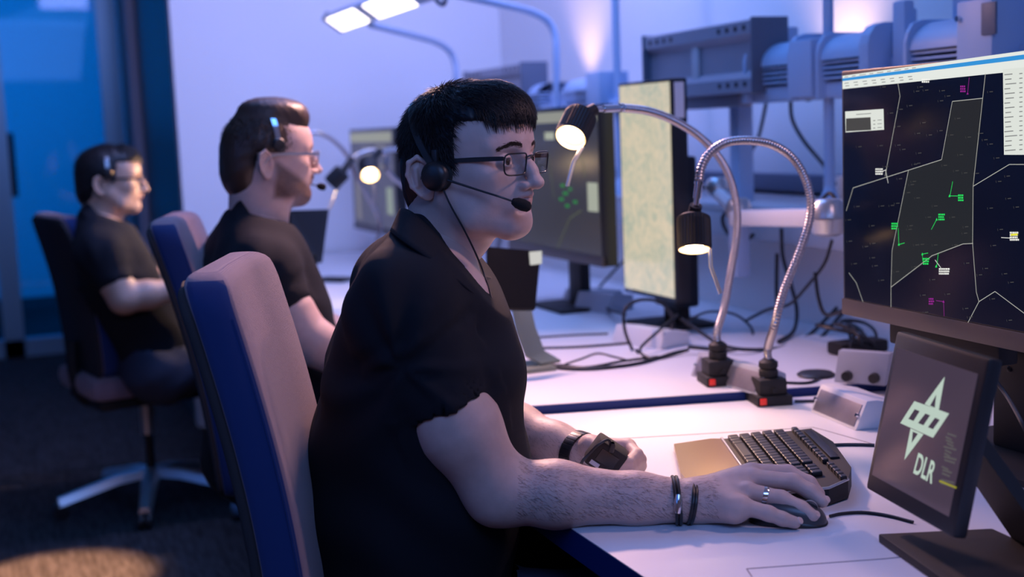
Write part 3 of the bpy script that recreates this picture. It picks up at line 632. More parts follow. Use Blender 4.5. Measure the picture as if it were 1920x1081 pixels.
# big grey light box with rows of holes
def lightbox(label, a, b, zt, zb, X=XR-.09, tape=True, ledge=True):
    ya, yb = yx(a, 110, X), yx(b, 110, X); r = empty('junction_housing', (X, (ya+yb)/2, zb), 0, label, 'housing'); h = zt-zb; 
    pr = [(0, 0), (-.006, .004), (-.006, h*.20), (.014, h*.30), (.014, h*.70), (-.006, h*.80), (-.006, h-.004), (0, h), (.10, h), (.10, 0)]
    MB().prism([(X+x, zb+z) for x, z in pr], ((0, yb, 0), (1, 0, 0), (0, 0, 1), (0, -1, 0)), ya-yb).build('housing_body', m_box, r, smooth=False)
    for y in (ya, yb): MB().box((X-.012, y-.004, zb-.004), (X+.102, y+.004, zt+.004), bev=.003).build('end_cap', m_rail2, r)
    W_ = ya-yb
    for zz in (zb+h*.12, zb+h*.89):
        for t in (.07, .14, .21, .28, .72, .79, .86, .93): MB().lathe([(0, .0075), (.0075, .0075), (.0078, .004)], (X, ya-W_*t, zz), (-1, 0, 0), 12).build('screw_hole', m_dark, r)
    if tape: MB().box((X+.0065, ya-W_*.50, zb+h*.18), (X+.0125, ya-W_*.44, zb+h*.78), bev=.001).build('pale_tape', m_grey, r)
    return r
lightbox('large grey housing with rows of screw holes on the rail, above the portrait monitor', 1211, 1416, 1.565, 1.372)
lightbox('blurred grey housing on the rail just behind the nearest operator\'s hair', 872, 980, 1.55, 1.38, tape=False)

# long low shelf and monitor arm behind
sh = empty('back_shelf', (1.98, 2.5, 1.05), 0, 'pale blue shelf at the back of the desks under the wall trunking', 'shelf')
MB().box((1.86, .8, 1.045), (2.2, 5.6, 1.068), bev=.004).build('board', m_grey, sh)
MB().box((1.86, .8, .975), (1.885, 5.6, 1.045), bev=.004).build('front_rail', m_grey, sh)
MB().box((1.95, .8, ZF), (1.97, 5.6, 1.045)).build('back_panel', m_wall, sh)
ar = empty('screen_mount', tuple(at(1385, 420, X=1.70)), 0, 'silver monitor arm with round joints between the portrait monitor and the radar monitor', 'monitor arm')
a0 = at(1385, 408, X=1.70); a1 = at(1553, 408, X=1.62)
d = nrm(a1-a0); MB().box((0, -.030, -.020), (np.linalg.norm(a1-a0), .030, .020), R=np.array([d, np.cross([0, 0, 1.], d), [0, 0, 1.]]).T, o=a0, bev=.012).build('arm_segment', m_white, ar)
def joint(p, r0, h0, h1): MB().lathe([(0, h1), (r0*.6, h1), (r0*.82, h1-.008), (r0, (h0+h1)/2+.004), (r0*1.02, (h0+h1)/2), (r0, (h0+h1)/2-.004), (r0*.84, h0+.008), (r0*.5, h0), (0, h0)], p, (0, 0, 1), 28).build('round_joint', m_silver, ar)
joint(a1, .042, -.040, .040); joint(a0, .034, -.01, .050); joint(at(1345, 352, X=1.78), .034, -.022, .028)
MB().tube([at(1345, 360, X=1.78), a0+[0, 0, .01]], .018, 14).build('short_link', m_white, ar)
MB().box(tuple(a0+[-.02, -.02, -.15]), tuple(a0+[.02, .02, -.01]), bev=.006).build('support_post', m_rail, ar)

# ------------------------------------------------------------------ LED work light fixtures on bent arms, upper left
fx = empty('led_bar_light', tuple(at(700, 40, X=1.3)), 0, 'slim overhead light bar with two glowing panels, upper left', 'light')
A_, B_ = at(622, 48, X=1.3), at(800, -16, X=1.3)
d = nrm(B_-A_); L_ = np.linalg.norm(B_-A_); s0_ = np.cross([0, 0, 1.], d); n0_ = np.cross(d, s0_); ca_, sa_ = math.cos(.62), math.sin(.62); R_ = np.array([d, s0_*ca_-n0_*sa_, n0_*ca_+s0_*sa_]).T
MB().box((0, -.045, -.0), (L_, .045, .03), R=R_, o=A_, bev=.008).build('bar', m_rail, fx)
for (x0, x1) in ((628, 678), (697, 766)):
    t0 = (x0-622)/178*L_; t1 = (x1-622)/178*L_
    t0, t1 = [float(np.dot(at(x, 48-(x-622)*.36, X=1.3)-A_, d)) for x in (x0, x1)]
    MB().box((t0, -.040, -.006), (t1, .040, .001), R=R_, o=A_, bev=.002).build('lit_panel', m_led, fx)
MB().box((L_*.0, -.05, -.005), (.02, .05, .035), R=R_, o=A_, bev=.004).build('end_cap', m_rail2, fx)
def bent(label, pts, r=.013):
    P_ = [at(px, py, X=X) for px, py, X in pts]; mb = MB(); mb.tube(P_, r, 14, smooth=8); tag(mb.build('light_arm', m_rail), label, 'arm')
bent('thin bent metal arm carrying the light bar, the smaller one', [(857, 230, 1.87), (856, 150, 1.87), (853, 118, 1.87), (842, 95, 1.84), (815, 78, 1.75), (750, 60, 1.5), (694, 46, 1.32)])
bent('larger bent metal arm coming in from the top edge, above the nearest operator', [(1043, 230, 1.87), (1043, 110, 1.87), (1040, 65, 1.87), (1025, 38, 1.84), (990, 20, 1.75), (930, 6, 1.55), (860, -10, 1.35)])
tag(MB().tube([at(815, -6, X=1.35), at(823, 5, X=1.35), at(832, 8, X=1.35), at(836, -4, X=1.35)], .008, 10, smooth=5).build('cable_loop', m_rail2), 'small dark cable loop hanging from the top edge above the operators', 'cable')

# ------------------------------------------------------------------ boxes on the desks
def wedge(label, p0, p1, z, dep, hgt, m, front=None, name='connector_box', knobs=False, slope=.45, zt=None):
    """box whose front face leans back; p0,p1 = left and right ends of its front foot"""
    p0 = np.array([p0[0], p0[1], 0]); p1 = np.array([p1[0], p1[1], 0]); u = nrm(p1-p0); W_ = np.linalg.norm(p1-p0); b = np.array([-u[1], u[0], 0]); b = b if np.dot(b, [1, 1, 0]) > 0 else -b
    r = empty(name, (p0+p1)/2+[0, 0, z], 0, label, 'box'); o = p0+[0, 0, z]
    pr = [(0, 0), (dep, 0), (dep, hgt*.75), (hgt*slope+.02, hgt), (hgt*slope, hgt)]
    MB().prism(pr, (o, b, (0, 0, 1), -u), W_, bev=.003).build('case', m, r)
    if front:
        vv = nrm(b*hgt*slope+np.array([0, 0, hgt])); nn = nrm(np.cross(u, vv)); nn = nn if np.dot(nn, b) < 0 else -nn; h_ = hgt/vv[2]
        q = lambda a, c, e=.0: o+u*a+vv*c+nn*e
        pp = [(.1*W_/2, .10*h_), (W_-.1*W_/2, .10*h_), (W_-.1*W_/2, .84*h_), (.1*W_/2, .84*h_)]
        MB().prism(pp, (o+nn*.0015, u, vv, nn), .003, bev=.0006).build('front_plate', front, r)
        for a in (.045*W_, .95*W_): MB().lathe([(0, .004), (.0035, .004), (.0045, 0)], q(a, .47*h_, .002), nn, 14).build('screw', m_chrome, r)
    if knobs:
        for a in (.28, .8): MB().lathe([(0, .012), (.010, .012), (.011, 0)], o+u*a*W_+np.array([0, 0, .016])-b*0, -b, 18).build('socket', m_blk, r)
    return r
m_plate = M('brushed_plate', (.42, .40, .48), .42, .75, var=(18, .25))
wedge('white wedge box with a brushed metal front, next to the front lamp base', at(1519, 771, Z=DZ), at(1604, 807, Z=DZ), DZ, .10, .052, m_white, m_plate)
wedge('white wedge box half hidden behind the rear gooseneck lamp base', at(1294, 704, Z=ZF), at(1420, 742, Z=ZF)-[0, .0, 0], ZF, .07, .05, m_grey, m_plate)
wedge('grey-blue sloped box with two round black sockets, left of the tablet', at(1563, 716, Z=ZF), at(1660, 724, Z=ZF), ZF, .13, .062, m_grey, knobs=True)
wedge('small white box among the cables under the portrait monitor', at(1146, 640, Z=ZF), at(1238, 655, Z=ZF), ZF, .10, .042, m_white)
wedge('grey box on the desk left of the portrait monitor', at(1075, 582, Z=ZF), at(1140, 588, Z=ZF), ZF, .12, .055, m_grey)
wedge('low grey device on the desk below the half hidden radar monitor', at(1052, 568, Z=ZF), at(1090, 574, Z=ZF), ZF, .16, .045, m_grey)
wedge('dark low keyboard-like box on the desk beyond the bearded operator', at(585, 528, Z=ZF), at(640, 530, Z=ZF), ZF, .10, .014, m_blkm, slope=.2)
p = at(1530, 704, Z=ZF); tag(MB().lathe([(0, .008), (.034, .008), (.040, .004), (.038, 0)], p, (0, 0, 1), 28).build('puck', m_blk), 'flat round black puck on the far desk behind the front lamp', 'puck')
# silver tablet stand with black phone-like screen, behind the nearest operator's chest
st = empty('device_stand', tuple(at(1000, 690, Z=ZF)), 0, 'olive-silver curved stand on the far desk, behind the operator\'s collar', 'stand')
ys = 2.66
prf = [(930, 560), (955, 560), (985, 560)]
a_ = [at(968, 556, Y=ys+.1), at(980, 560, Y=ys+.1), at(993, 620, Y=ys+.02), at(1010, 665, Y=ys), at(1040, 682, Y=ys-.02)]
mb = MB(); V = []
for p in a_:
    p = np.array(p); p[2] = max(p[2], ZF+.004); V += [p+[-.035, -.005, 0], p+[.02, .012, 0], p+[.02, .012, .006], p+[-.035, -.005, .006]]
nF = []
for i in range(len(a_)-1):
    for k in range(4): nF.append((i*4+k, i*4+(k+1) % 4, i*4+4+(k+1) % 4, i*4+4+k))
mb.add(V, nF+[(0, 1, 2, 3), (16, 17, 18, 19)]); mb.build('curved_plate', m_olive, st)
q = at(990, 692, Z=ZF); MB().box((q[0]-.06, q[1]-.05, ZF), (q[0]+.05, q[1]+.06, ZF+.010), bev=.003).build('foot_plate', m_olive, st)
MB().box(tuple(a_[0]+[-.05, -.012, -.13]), tuple(a_[0]+[-.032, .02, .005]), bev=.003).build('side_arm', m_rail, st)
dvx = [at(915, 462, Y=ys+.02), at(1014, 471, Y=ys+.02), at(1004, 578, Y=ys-.06), at(915, 578, Y=ys-.06)]
m_dev = M('black_glass_case', (.006, .006, .007), .5, spec=.12)
dv = empty('black_phone', tuple(at(965, 575, Y=ys)), 0, 'black screen device with two white icons behind the operator\'s collar', 'device')
nn_ = nrm(np.cross(dvx[1]-dvx[0], dvx[0]-dvx[3])); nn_ = nn_ if nn_[1] < 0 else -nn_
mb = MB(); V = [p for p in dvx]+[p-nn_*.012 for p in dvx]; mb.add(V, [(0, 1, 2, 3), (7, 6, 5, 4), (0, 4, 5, 1), (1, 5, 6, 2), (2, 6, 7, 3), (3, 7, 4, 0)]); mb.build('case', m_dev, dv, smooth=False)
dp = lambda px, py: atp(px, py, dvx[0]+nn_*.001, nn_)
m_icon = EM('icon_white', (.75, .74, .70), .8)
MB().add([dp(992, 472), dp(1016, 470), dp(1016, 494), dp(994, 497)], [(0, 1, 2, 3)]).build('lit_label', m_icon, dv, smooth=False)
MB().add([dp(952, 496), dp(960, 494), dp(965, 500), dp(965, 511), dp(953, 512)], [(0, 1, 2, 3, 4)]).build('icon', m_icon, dv, smooth=False)
# black tablet on a stand beyond the bearded operator
t2 = empty('tablet_screen', tuple(at(585, 505, Y=3.75)), 0, 'dark upright tablet on the far desk behind the bearded operator\'s chin', 'tablet')
c4 = [at(545, 394, Y=3.70), at(617, 392, Y=3.85), at(604, 492, Y=3.80), at(545, 500, Y=3.66)]
nn_ = nrm(np.cross(c4[1]-c4[0], c4[0]-c4[3])); nn_ = nn_ if nn_[1] < 0 else -nn_
MB().add([p for p in c4]+[p-nn_*.014 for p in c4], [(0, 1, 2, 3), (7, 6, 5, 4), (0, 4, 5, 1), (1, 5, 6, 2), (2, 6, 7, 3), (3, 7, 4, 0)]).build('case', m_blk, t2, smooth=False)
ft = (c4[2]+c4[3])/2; MB().box((ft[0]-.05, ft[1]-.05, ZF), (ft[0]+.08, ft[1]+.08, ZF+.012), bev=.003).box((ft[0]-.01, ft[1]-.01, ZF+.01), (ft[0]+.03, ft[1]+.02, ft[2]+.03), bev=.004).build('stand', m_blkm, t2)

# ------------------------------------------------------------------ cables
def cable(label, pts, r=.0035, z=None, **k):
    P_ = []
    for p in pts:
        if len(p) == 2: P_.append(at(p[0], p[1], Z=z+r))
        else: P_.append(at(p[0], p[1], **{p[2][0]: p[2][1]}))
    mb = MB(); mb.tube(P_, r, 8, smooth=8); return tag(mb.build('cable', m_cable), label, 'cable')
Y_ = lambda y: ('Y', y); X_ = lambda x: ('X', x); Z_ = lambda zz: ('Z', zz)
cable('black cable loop rising in a ring left of the portrait monitor foot', [(1190, 665, Y_(2.75)), (1172, 620, Y_(2.75)), (1172, 580, Y_(2.76)), (1200, 562, Y_(2.78)), (1240, 568, Y_(2.80)), (1262, 600, Y_(2.78)), (1245, 650, Y_(2.74)), (1215, 672, Y_(2.70)), (1192, 655, Y_(2.70))], .0042)
cable('black cable crossing the ring diagonally below the portrait monitor', [(1270, 590, Y_(2.8)), (1235, 620, Y_(2.72)), (1200, 655, Y_(2.66)), (1225, 672, Y_(2.6)), (1270, 662, Y_(2.62)), (1290, 655, Y_(2.62))], .0035)
cable('long black cable lying from the silver stand towards the portrait monitor', [(1010, 682), (1060, 690), (1120, 690), (1200, 680), (1260, 662), (1290, 655)], .0042, z=ZF)
cable('second black cable beside the long one on the far desk', [(1000, 686), (1050, 684), (1100, 688), (1170, 676), (1235, 668)], .003, z=ZF)
cable('thin curved cable with a small arch on the far desk', [(1060, 682), (1090, 672), (1120, 662), (1150, 668), (1182, 676)], .0022, z=ZF)
cable('thin straight cable running behind the silver stand', [(1010, 652), (1080, 650), (1150, 645), (1210, 640)], .003, z=ZF)
cable('thin cable farther back towards the small white box', [(1010, 632), (1070, 628), (1140, 625)], .0025, z=ZF)
cable('black cable sagging from the portrait monitor to the lamp bases', [(1278, 598, Y_(2.75)), (1310, 620, Y_(2.7)), (1350, 645, Y_(2.6)), (1400, 655, Y_(2.55)), (1470, 650, Y_(2.6)), (1520, 625, Y_(2.7)), (1590, 555, Y_(2.75))], .0045)
cable('thick black cable sweeping right behind the front lamp neck', [(1290, 650, Y_(2.62)), (1340, 655, Y_(2.6)), (1400, 662, Y_(2.6)), (1470, 662, Y_(2.6)), (1530, 640, Y_(2.65)), (1592, 572, Y_(2.7))], .0045)
cable('black loop hanging under the shelf between the two lamp necks', [(1290, 600, Y_(2.8)), (1330, 584, Y_(2.85)), (1380, 590, Y_(2.85)), (1411, 620, Y_(2.8)), (1395, 650, Y_(2.7)), (1340, 655, Y_(2.6))], .0032)
cable('black cable hanging from the rail in front of the wall, left one', [(1437, 190, X_(2.1)), (1430, 225, X_(2.1)), (1421, 260, X_(2.12)), (1405, 290, X_(2.12))], .0055)
cable('black cable curving down the wall left of the thin pole', [(1482, 185, X_(2.05)), (1486, 225, X_(2.08)), (1508, 265, X_(2.1)), (1545, 310, X_(2.1)), (1565, 345, X_(2.05))], .0055)
cable('small cable hump under the rail', [(1505, 182, X_(2.0)), (1515, 187, X_(2.0)), (1526, 182, X_(2.0))], .005)
cable('black cable dropping from the shelf behind the front lamp neck', [(1465, 428, X_(1.83)), (1468, 480, X_(1.84)), (1482, 530, X_(1.84)), (1494, 580, X_(1.84)), (1488, 620, X_(1.80)), (1460, 640, X_(1.7))], .005)
cable('black straight cable hanging between the two lamp necks', [(1457, 475, X_(1.84)), (1456, 530, X_(1.84)), (1457, 580, X_(1.84))], .005)
cable('black cable looping down to the left of the radar monitor', [(1560, 450, X_(1.75)), (1545, 495, X_(1.75)), (1510, 540, X_(1.75)), (1480, 570, X_(1.75)), (1440, 580, X_(1.75)), (1400, 600, X_(1.75))], .004)
cable('cable hanging in a deep loop left of the radar monitor edge', [(1528, 510, X_(1.72)), (1535, 560, X_(1.72)), (1550, 590, X_(1.72)), (1590, 578, X_(1.70))], .0045)
cable('black cable arching behind the monitor arm', [(1392, 458, X_(1.80)), (1412, 440, X_(1.78)), (1395, 452, X_(1.78)), (1372, 443, X_(1.78)), (1358, 425, X_(1.78)), (1356, 405, X_(1.78)), (1372, 393, X_(1.78))], .0055)
cable('cable coil beside the foot of the thin pole', [(1540, 375, X_(1.72)), (1556, 362, X_(1.72)), (1572, 380, X_(1.72)), (1590, 388, X_(1.72))], .0045)
cable('dark cable draped left of the portrait monitor', [(1178, 480, X_(1.75)), (1140, 520, X_(1.7)), (1122, 545, X_(1.7)), (1135, 575, X_(1.6)), (1172, 590, X_(1.5))], .004)
cable('black cable from the front lamp base to the right', [(1490, 752), (1540, 751), (1600, 752), (1650, 748)], .003, z=DZ)
cable('black cable curling from the rear lamp base to the puck', [(1398, 718), (1430, 712), (1480, 717), (1520, 716), (1545, 703)], .003, z=ZF)
cable('keyboard cable leaving its far corner', [(1555, 834), (1580, 833), (1610, 833), (1640, 834)], .0028, z=DZ)
cable('thin cable right of the tablet, coming down from above', [(1868, 715, X_(1.35)), (1890, 745, X_(1.34)), (1915, 790, X_(1.3)), (1935, 830, X_(1.3))], .0032)
cable('thin cable on the desk right of the tablet, upper one', [(1845, 868), (1880, 868), (1925, 857)], .0028, z=DZ)
cable('thin cable on the desk right of the tablet stand, middle one', [(1875, 950), (1900, 950), (1935, 953)], .0024, z=DZ)
cable('thin cable on the desk right of the tablet stand, lower one', [(1880, 972), (1905, 971), (1935, 974)], .0024, z=DZ)
cable('mouse cable running under the tablet', [(1556, 967), (1580, 962), (1620, 960), (1665, 966), (1712, 978)], .0024, z=DZ)
# tangled power bricks
for (px, py, s_, lab) in ((1600, 655, .05, 'tangle of black cables and plugs left of the large monitor stand'), (1888, 690, .06, 'black cable bundle hanging at the right picture edge behind the tablet')):
    p = at(px, py, Z=ZF) if px < 1700 else at(px, py, X=1.55)
    P_ = [p+np.array([math.cos(t*1.9)*s_*(1+.5*math.sin(t*3.1)), math.sin(t*2.3)*s_*1.5, .012+.045*abs(math.sin(t*1.3))]) for t in np.linspace(0, 9, 26)]
    MB_ = MB().tube(P_, .004, 8, smooth=4); tag(MB_.build('cable_tangle', m_cable), lab, 'cables')
p = at(1598, 662, Z=ZF); tag(MB().box((p[0]-.05, p[1]-.03, ZF), (p[0]+.08, p[1]+.03, ZF+.03), bev=.008).build('power_brick', m_blkm), 'black power brick on the far desk left of the large monitor stand', 'power supply')

# ------------------------------------------------------------------ keyboard
ky = math.radians(21); kl = np.array([-math.sin(ky), -math.cos(ky), 0]); ku = np.array([math.cos(ky), -math.sin(ky), 0])   # kl: towards its right end, ku: away from the user
kb3 = np.array([1.150, 1.958, DZ]); kb3 = at(1357, 822, Z=DZ+.02); kb3[2] = DZ
K = empty('keyboard', tuple(kb3+kl*.18), 0, 'black wired keyboard with a smooth palm rest, right of the mouse hand', 'keyboard')
def kp(a, c, z=0): return kb3+kl*a+ku*c+np.array([0, 0, z])
KL, KD = .345, .150
kfr = (kb3, kl, ku, np.array([0, 0, 1.]))
def kz(c): return .020+.012*c/KD       # surface height rises away from the user
mb = MB(); out = [(0, 0), (KL, 0), (KL, KD*.62), (KL-.03, KD*.86), (KL-.09, KD), (.10, KD+.012), (.0, KD)]
n_ = len(out); V = [kp(a, c, .003) for a, c in out]+[kp(a, c, kz(c)) for a, c in out]
mb.add(V, [tuple(range(n_))[::-1], tuple(range(n_, 2*n_))]+[(i, (i+1) % n_, n_+(i+1) % n_, n_+i) for i in range(n_)]); mb.build('body', m_blkm, K, smooth=False)
mb = MB(); rail_ = [kp(KL+.001, c, kz(c)+.001) for c in (-.09, 0, KD*.62)]+[kp(KL-.03, KD*.86, kz(KD*.86)+.001)]; mb.tube(rail_, .0022, 8); mb.build('silver_trim', m_silver, K)
mb = MB(); pr = [(-.002, -.006), (.05, -.088), (KL-.01, -.088), (KL, -.078), (KL, -.003), (0, -.003)]
out = [(-.006, -.085), (-.012, -.02), (-.004, -.003), (KL, -.003), (KL, -.085), (KL*.5, -.098)]
n_ = len(out); V = [kp(a, c, .004) for a, c in out]+[kp(a, c, .012+.008*(c+.1)/.1) for a, c in out]
mb.add(V, [tuple(range(n_))[::-1], tuple(range(n_, 2*n_))]+[(i, (i+1) % n_, n_+(i+1) % n_, n_+i) for i in range(n_)]); mb.build('palm_rest', M('palm_rest_plastic', (.32, .21, .12), .30, .45), K, smooth=False)  # gold of the lamp's reflection is put into the plastic's colour
MB().tube([kp(-.004, -.003, .0205), kp(KL, -.003, .0205)], .0022, 8).build('palm_seam', m_silver, K)
MB().box((1, 1, 1), (1, 1, 1)) if False else None
mbk = MB(); Rk = np.array([kl, ku, [0, 0, 1.]]).T
def keymesh(w_, d_):
    m_ = MB().box((-w_/2, -d_/2, 0), (w_/2, d_/2, .0075), bev=.0022); me = bpy.data.meshes.new('key'); me.from_pydata(m_.v, [], m_.f); me.materials.append(m_blk); return me
cache = {}; nk = 0
Kinv = np.array(K.matrix_world.inverted())
def key(a, c, w_, d_):
    global nk
    k_ = (round(w_, 4), round(d_, 4))
    if k_ not in cache: cache[k_] = keymesh(w_, d_)
    o = bpy.data.objects.new('key', cache[k_]); C.objects.link(o); o.parent = K
    p = kp(a, c, kz(c)+.0003)-np.array(K.location); tl_n = math.atan2(.012, KD)
    Rm = Matrix([list(r) for r in Rk]).to_4x4() @ Matrix.Rotation(tl_n, 4, 'X'); o.matrix_local = Matrix.Translation(tuple(p)) @ Rm; nk += 1
pt = .0178
for row in range(5):
    c = .014+row*.0195; off = (.020, .012, .008, .004, 0)[row]+.006
    if row == 0:
        x = .006
        for w_ in (.022, .018, .018, .085, .018, .018, .020):
            key(x+w_/2, c, w_-.0025, .0165); x += w_
    else:
        x = .006; first = (0, .030, .025, .022, .0178)[row]; key(x+first/2, c, first-.0025, .0165); x += first
        n2 = (0, 10, 11, 12, 12)[row]
        for i in range(n2): key(x+pt/2*.93, c, .0145, .0165); x += pt*.93
        rem = .226-x
        if rem > .01: key(x+rem/2, c, rem-.002, .0165)
for i in range(12): key(.012+i*.0176+(i//4)*.004, .120, .0145, .010)
for i in range(3):
    for j in (2, 3, 4): key(.242+i*.0165, .014+j*.0195, .0135, .0165)
key(.2585, .0335, .0135, .0165)
for i in range(3): key(.242+i*.0165, .014, .0135, .0165)
for i in range(5): key(.243+i*.0175, .122, .0145, .010)
for i in range(3):
    for j in range(4): key(.298+i*.0165, .014+j*.0195, .0135, .0165)
MB().box((.02, KD*.88, kz(KD*.9)), (.20, KD*.98, kz(KD*.9)+.004), R=Rk, o=kb3, bev=.0015).build('media_strip', m_blk, K)

# ------------------------------------------------------------------ mouse
MZ = DZ
mf = at(1557, 968, Z=DZ+.012); mdir = nrm([1, -.80, 0]); mside = np.array([-mdir[1], mdir[0], 0])
mo = np.array([mf[0], mf[1], DZ])-mdir*.054+np.array([0, .006, 0])
Mo = empty('computer_mouse', tuple(mo), 0, 'dark wired computer mouse under the nearest operator\'s hand', 'mouse')
def blob(mb, z0, hgt, lx, ly, n=28, m_=12, sq=2.6, top=1):
    V = []
    for j in range(m_+1):
        t = j/m_*PI/2; rr = math.cos(t)**.45; zz = z0+hgt*math.sin(t)
        for k in range(n):
            a = 2*PI*k/n; ca, sa = math.cos(a), math.sin(a)
            x = lx*np.sign(ca)*abs(ca)**(2/sq)*rr; y = ly*np.sign(sa)*abs(sa)**(2/sq)*rr
            zf = zz-(.010*(x/lx)**2+.006*(x/lx))*(j/m_) ; V.append(mo+mdir*x+mside*y+np.array([0, 0, zf]))
    Fs = [(i*n+k, i*n+(k+1) % n, (i+1)*n+(k+1) % n, (i+1)*n+k) for i in range(m_) for k in range(n)]+[tuple(range(n))[::-1], tuple(m_*n+k for k in range(n))]
    mb.add(V, Fs)
mb = MB(); blob(mb, .001, .033, .053, .028); mb.build('shell', M('mouse_grey', (.05, .052, .058), .3), Mo)
mb = MB(); blob(mb, .001, .015, .0545, .0295); mb.build('lower_band', m_blk, Mo)
MB().lathe([(0, .004), (.010, .004), (.011, 0), (.011, -.004)], mo+mdir*.03+np.array([0, 0, .022]), mside, 20).build('scroll_wheel', m_silver, Mo)


# ------------------------------------------------------------------ office chairs
def chair(label, top, faz, base=True, lean=7, off=.26, seat_z=.49, arms=True, back_h=.62, W_=.46):
    """top: world point at the middle of the top edge of the backrest; faz: azimuth it faces (radians from +X)"""
    f = np.array([math.cos(faz), math.sin(faz), 0]); s_ = np.array([-f[1], f[0], 0]); top = np.array(top, float)
    zt = top[2]; z0 = seat_z+.02; le = math.radians(lean)
    ctr = top+f*(zt-seat_z)*math.tan(le)+f*off
    r = empty('office_chair', (ctr[0], ctr[1], 0), 0, label, 'chair', None)
    # backrest: lofted sections in (depth, width), curved forward at the lumbar
    def sec(z):
        t = (z-z0)/(zt-z0); x = -(z-zt)*math.tan(le)*1.0; x = (zt-z)*math.tan(le)+.018*math.sin(PI*min(1, t))*1.2
        return x
    th = .060
    def slab(name, m, x0, x1, wd, e0=0, e1=0, rnd=.045, bev=.02, zlo=z0, zhi=zt):
        mb = MB(); nz = 40; V = []; pr = []
        nx = 5; cs = []
        for j in range(nz+1):
            u_ = j/nz; u_ = u_+.0; u_ = .5-.5*math.cos(PI*u_)*(1-.0) if True else u_; z = zlo+(zhi-zlo)*u_; tz = (zhi-z); w_ = wd/2
            if tz < rnd: w_ -= rnd-math.sqrt(max(0, rnd**2-(rnd-tz)**2))
            tb = z-zlo
            if tb < rnd: w_ -= rnd-math.sqrt(max(0, rnd**2-(rnd-tb)**2))
            ins = 0
            for q_ in (tz, tb):
                if q_ < .018: ins = .018-math.sqrt(max(0, .018**2-(.018-q_)**2))
            w_ = max(w_-ins, .01); ins = min(ins, (x1-x0)*.46); xa, xb = x0+ins, x1-ins
            w_ *= .93+.07*math.sin(PI*(.15+.7*(1-j/nz)))
            base_ = top+f*sec(z)+np.array([0, 0, z-zt])
            b_ = min(bev, (xb-xa)/2.01); ring = []
            for (xx, yy) in ((xa, -w_+b_), (xa+b_*.3, -w_+b_*.3), (xa+b_, -w_), (xb-b_, -w_), (xb-b_*.3, -w_+b_*.3), (xb, -w_+b_), (xb, -w_*.4), (xb, w_*.4), (xb, w_-b_), (xb-b_*.3, w_-b_*.3), (xb-b_, w_), (xa+b_, w_), (xa+b_*.3, w_-b_*.3), (xa, w_-b_)):
                # front face slightly concave across the width
                cc = .012*(yy/(wd/2))**2
                ring.append(base_+f*(xx+cc)+s_*yy)
            V += ring
        n = 14; Fs = [(i*n+k, i*n+(k+1) % n, (i+1)*n+(k+1) % n, (i+1)*n+k) for i in range(nz) for k in range(n)]+[tuple(range(n))[::-1], tuple(nz*n+k for k in range(n))]
        mb.add(V, Fs); o = mb.build(name, m, r, angle=60); return o
    bk = slab('backrest', m_fab, -th, 0, W_, rnd=.05, bev=.014)
    # sides take the shaded copy of the same fabric: assign by normal
    bk.data.materials.append(m_fabs)
    for p_ in bk.data.polygons:
        if p_.index < 40*14 and p_.index % 14 in (1, 2, 3, 9, 10, 11) and 2 < p_.index//14 < 37: p_.material_index = 1
    slab('back_shell', m_cback, -th-.012, -th+.002, W_-.006, rnd=.05, bev=.005, zhi=zt-.012)
    for sg in (-1, 1):   # piping
        pts = []
        for j in range(3, 21):
            z = z0+(zt-z0)*j/22; w_ = W_/2*(.93+.07*math.sin(PI*(.15+.7*(1-j/22)))); pts.append(top+f*(sec(z)+.003)+s_*sg*(w_-.0004)+np.array([0, 0, z-zt]))
        MB().tube(pts, .0022, 6).build('piping', m_fabs, r)
    c0 = np.array([ctr[0], ctr[1], 0]); R = np.array([f, s_, [0, 0, 1.]]).T
    MB().box((-.25, -.24, seat_z-.05), (.24, .24, seat_z+.03), R=R, o=c0, bev=.04).build('seat', m_fab, r)
    MB().box((-.22, -.2, seat_z-.09), (.2, .2, seat_z-.045), R=R, o=c0, bev=.02).build('seat_pan', m_blkm, r)
    q = top+f*(sec(z0)-th-.03)+np.array([0, 0, z0+.12-zt]); MB().tube([q, q+[0, 0, -.12], c0-f*.2+[0, 0, seat_z-.08], c0+[0, 0, seat_z-.09]], .022, 12, smooth=5).build('back_support', m_blkm, r)
    if arms:
        for sg in (-1, 1):
            a = c0+s_*sg*.27+f*.0
            MB().box((-.14, -.04, .0), (.12, .04, .03), R=R, o=a+[0, 0, seat_z+.19], bev=.014).build('armrest', m_blkm, r)
            MB().tube([a+[0, 0, seat_z+.19], a+[0, 0, seat_z-.05], c0+s_*sg*.18+[0, 0, seat_z-.07]], .018, 10).build('arm_post', m_blkm, r)
    MB().tube([c0+[0, 0, .26], c0+[0, 0, seat_z-.08]], .026, 18).build('gas_lift_cover', m_silver, r)
    MB().tube([c0+[0, 0, .07], c0+[0, 0, .28]], .016, 14).build('gas_lift', m_dark, r)
    mb_w = None
    for k in range(5):
        a = faz+.55+2*PI*k/5; d_ = np.array([math.cos(a), math.sin(a), 0]); e_ = np.array([-d_[1], d_[0], 0])
        pr = [(.0, .135, .034), (.12, .125, .030), (.33, .075, .022)]; V = []
        for (x, z, w_) in pr: V += [c0+d_*x+e_*w_+[0, 0, z-.028], c0+d_*x-e_*w_+[0, 0, z-.028], c0+d_*x-e_*w_*.6+[0, 0, z], c0+d_*x+e_*w_*.6+[0, 0, z]]
        Fs = [(i*4+j, i*4+(j+1) % 4, i*4+4+(j+1) % 4, i*4+4+j) for i in range(2) for j in range(4)]+[(3, 2, 1, 0), (8, 9, 10, 11)]
        MB().add(V, Fs).build('base_arm', m_silver, r)
        cp = c0+d_*.325; mbx = MB()
        for sg in (-1, 1): mbx.lathe([(0, -.008), (.026, -.008), (.028, 0), (.026, .008), (0, .008)], cp+e_*sg*.013+[0, 0, .029], e_, 18)
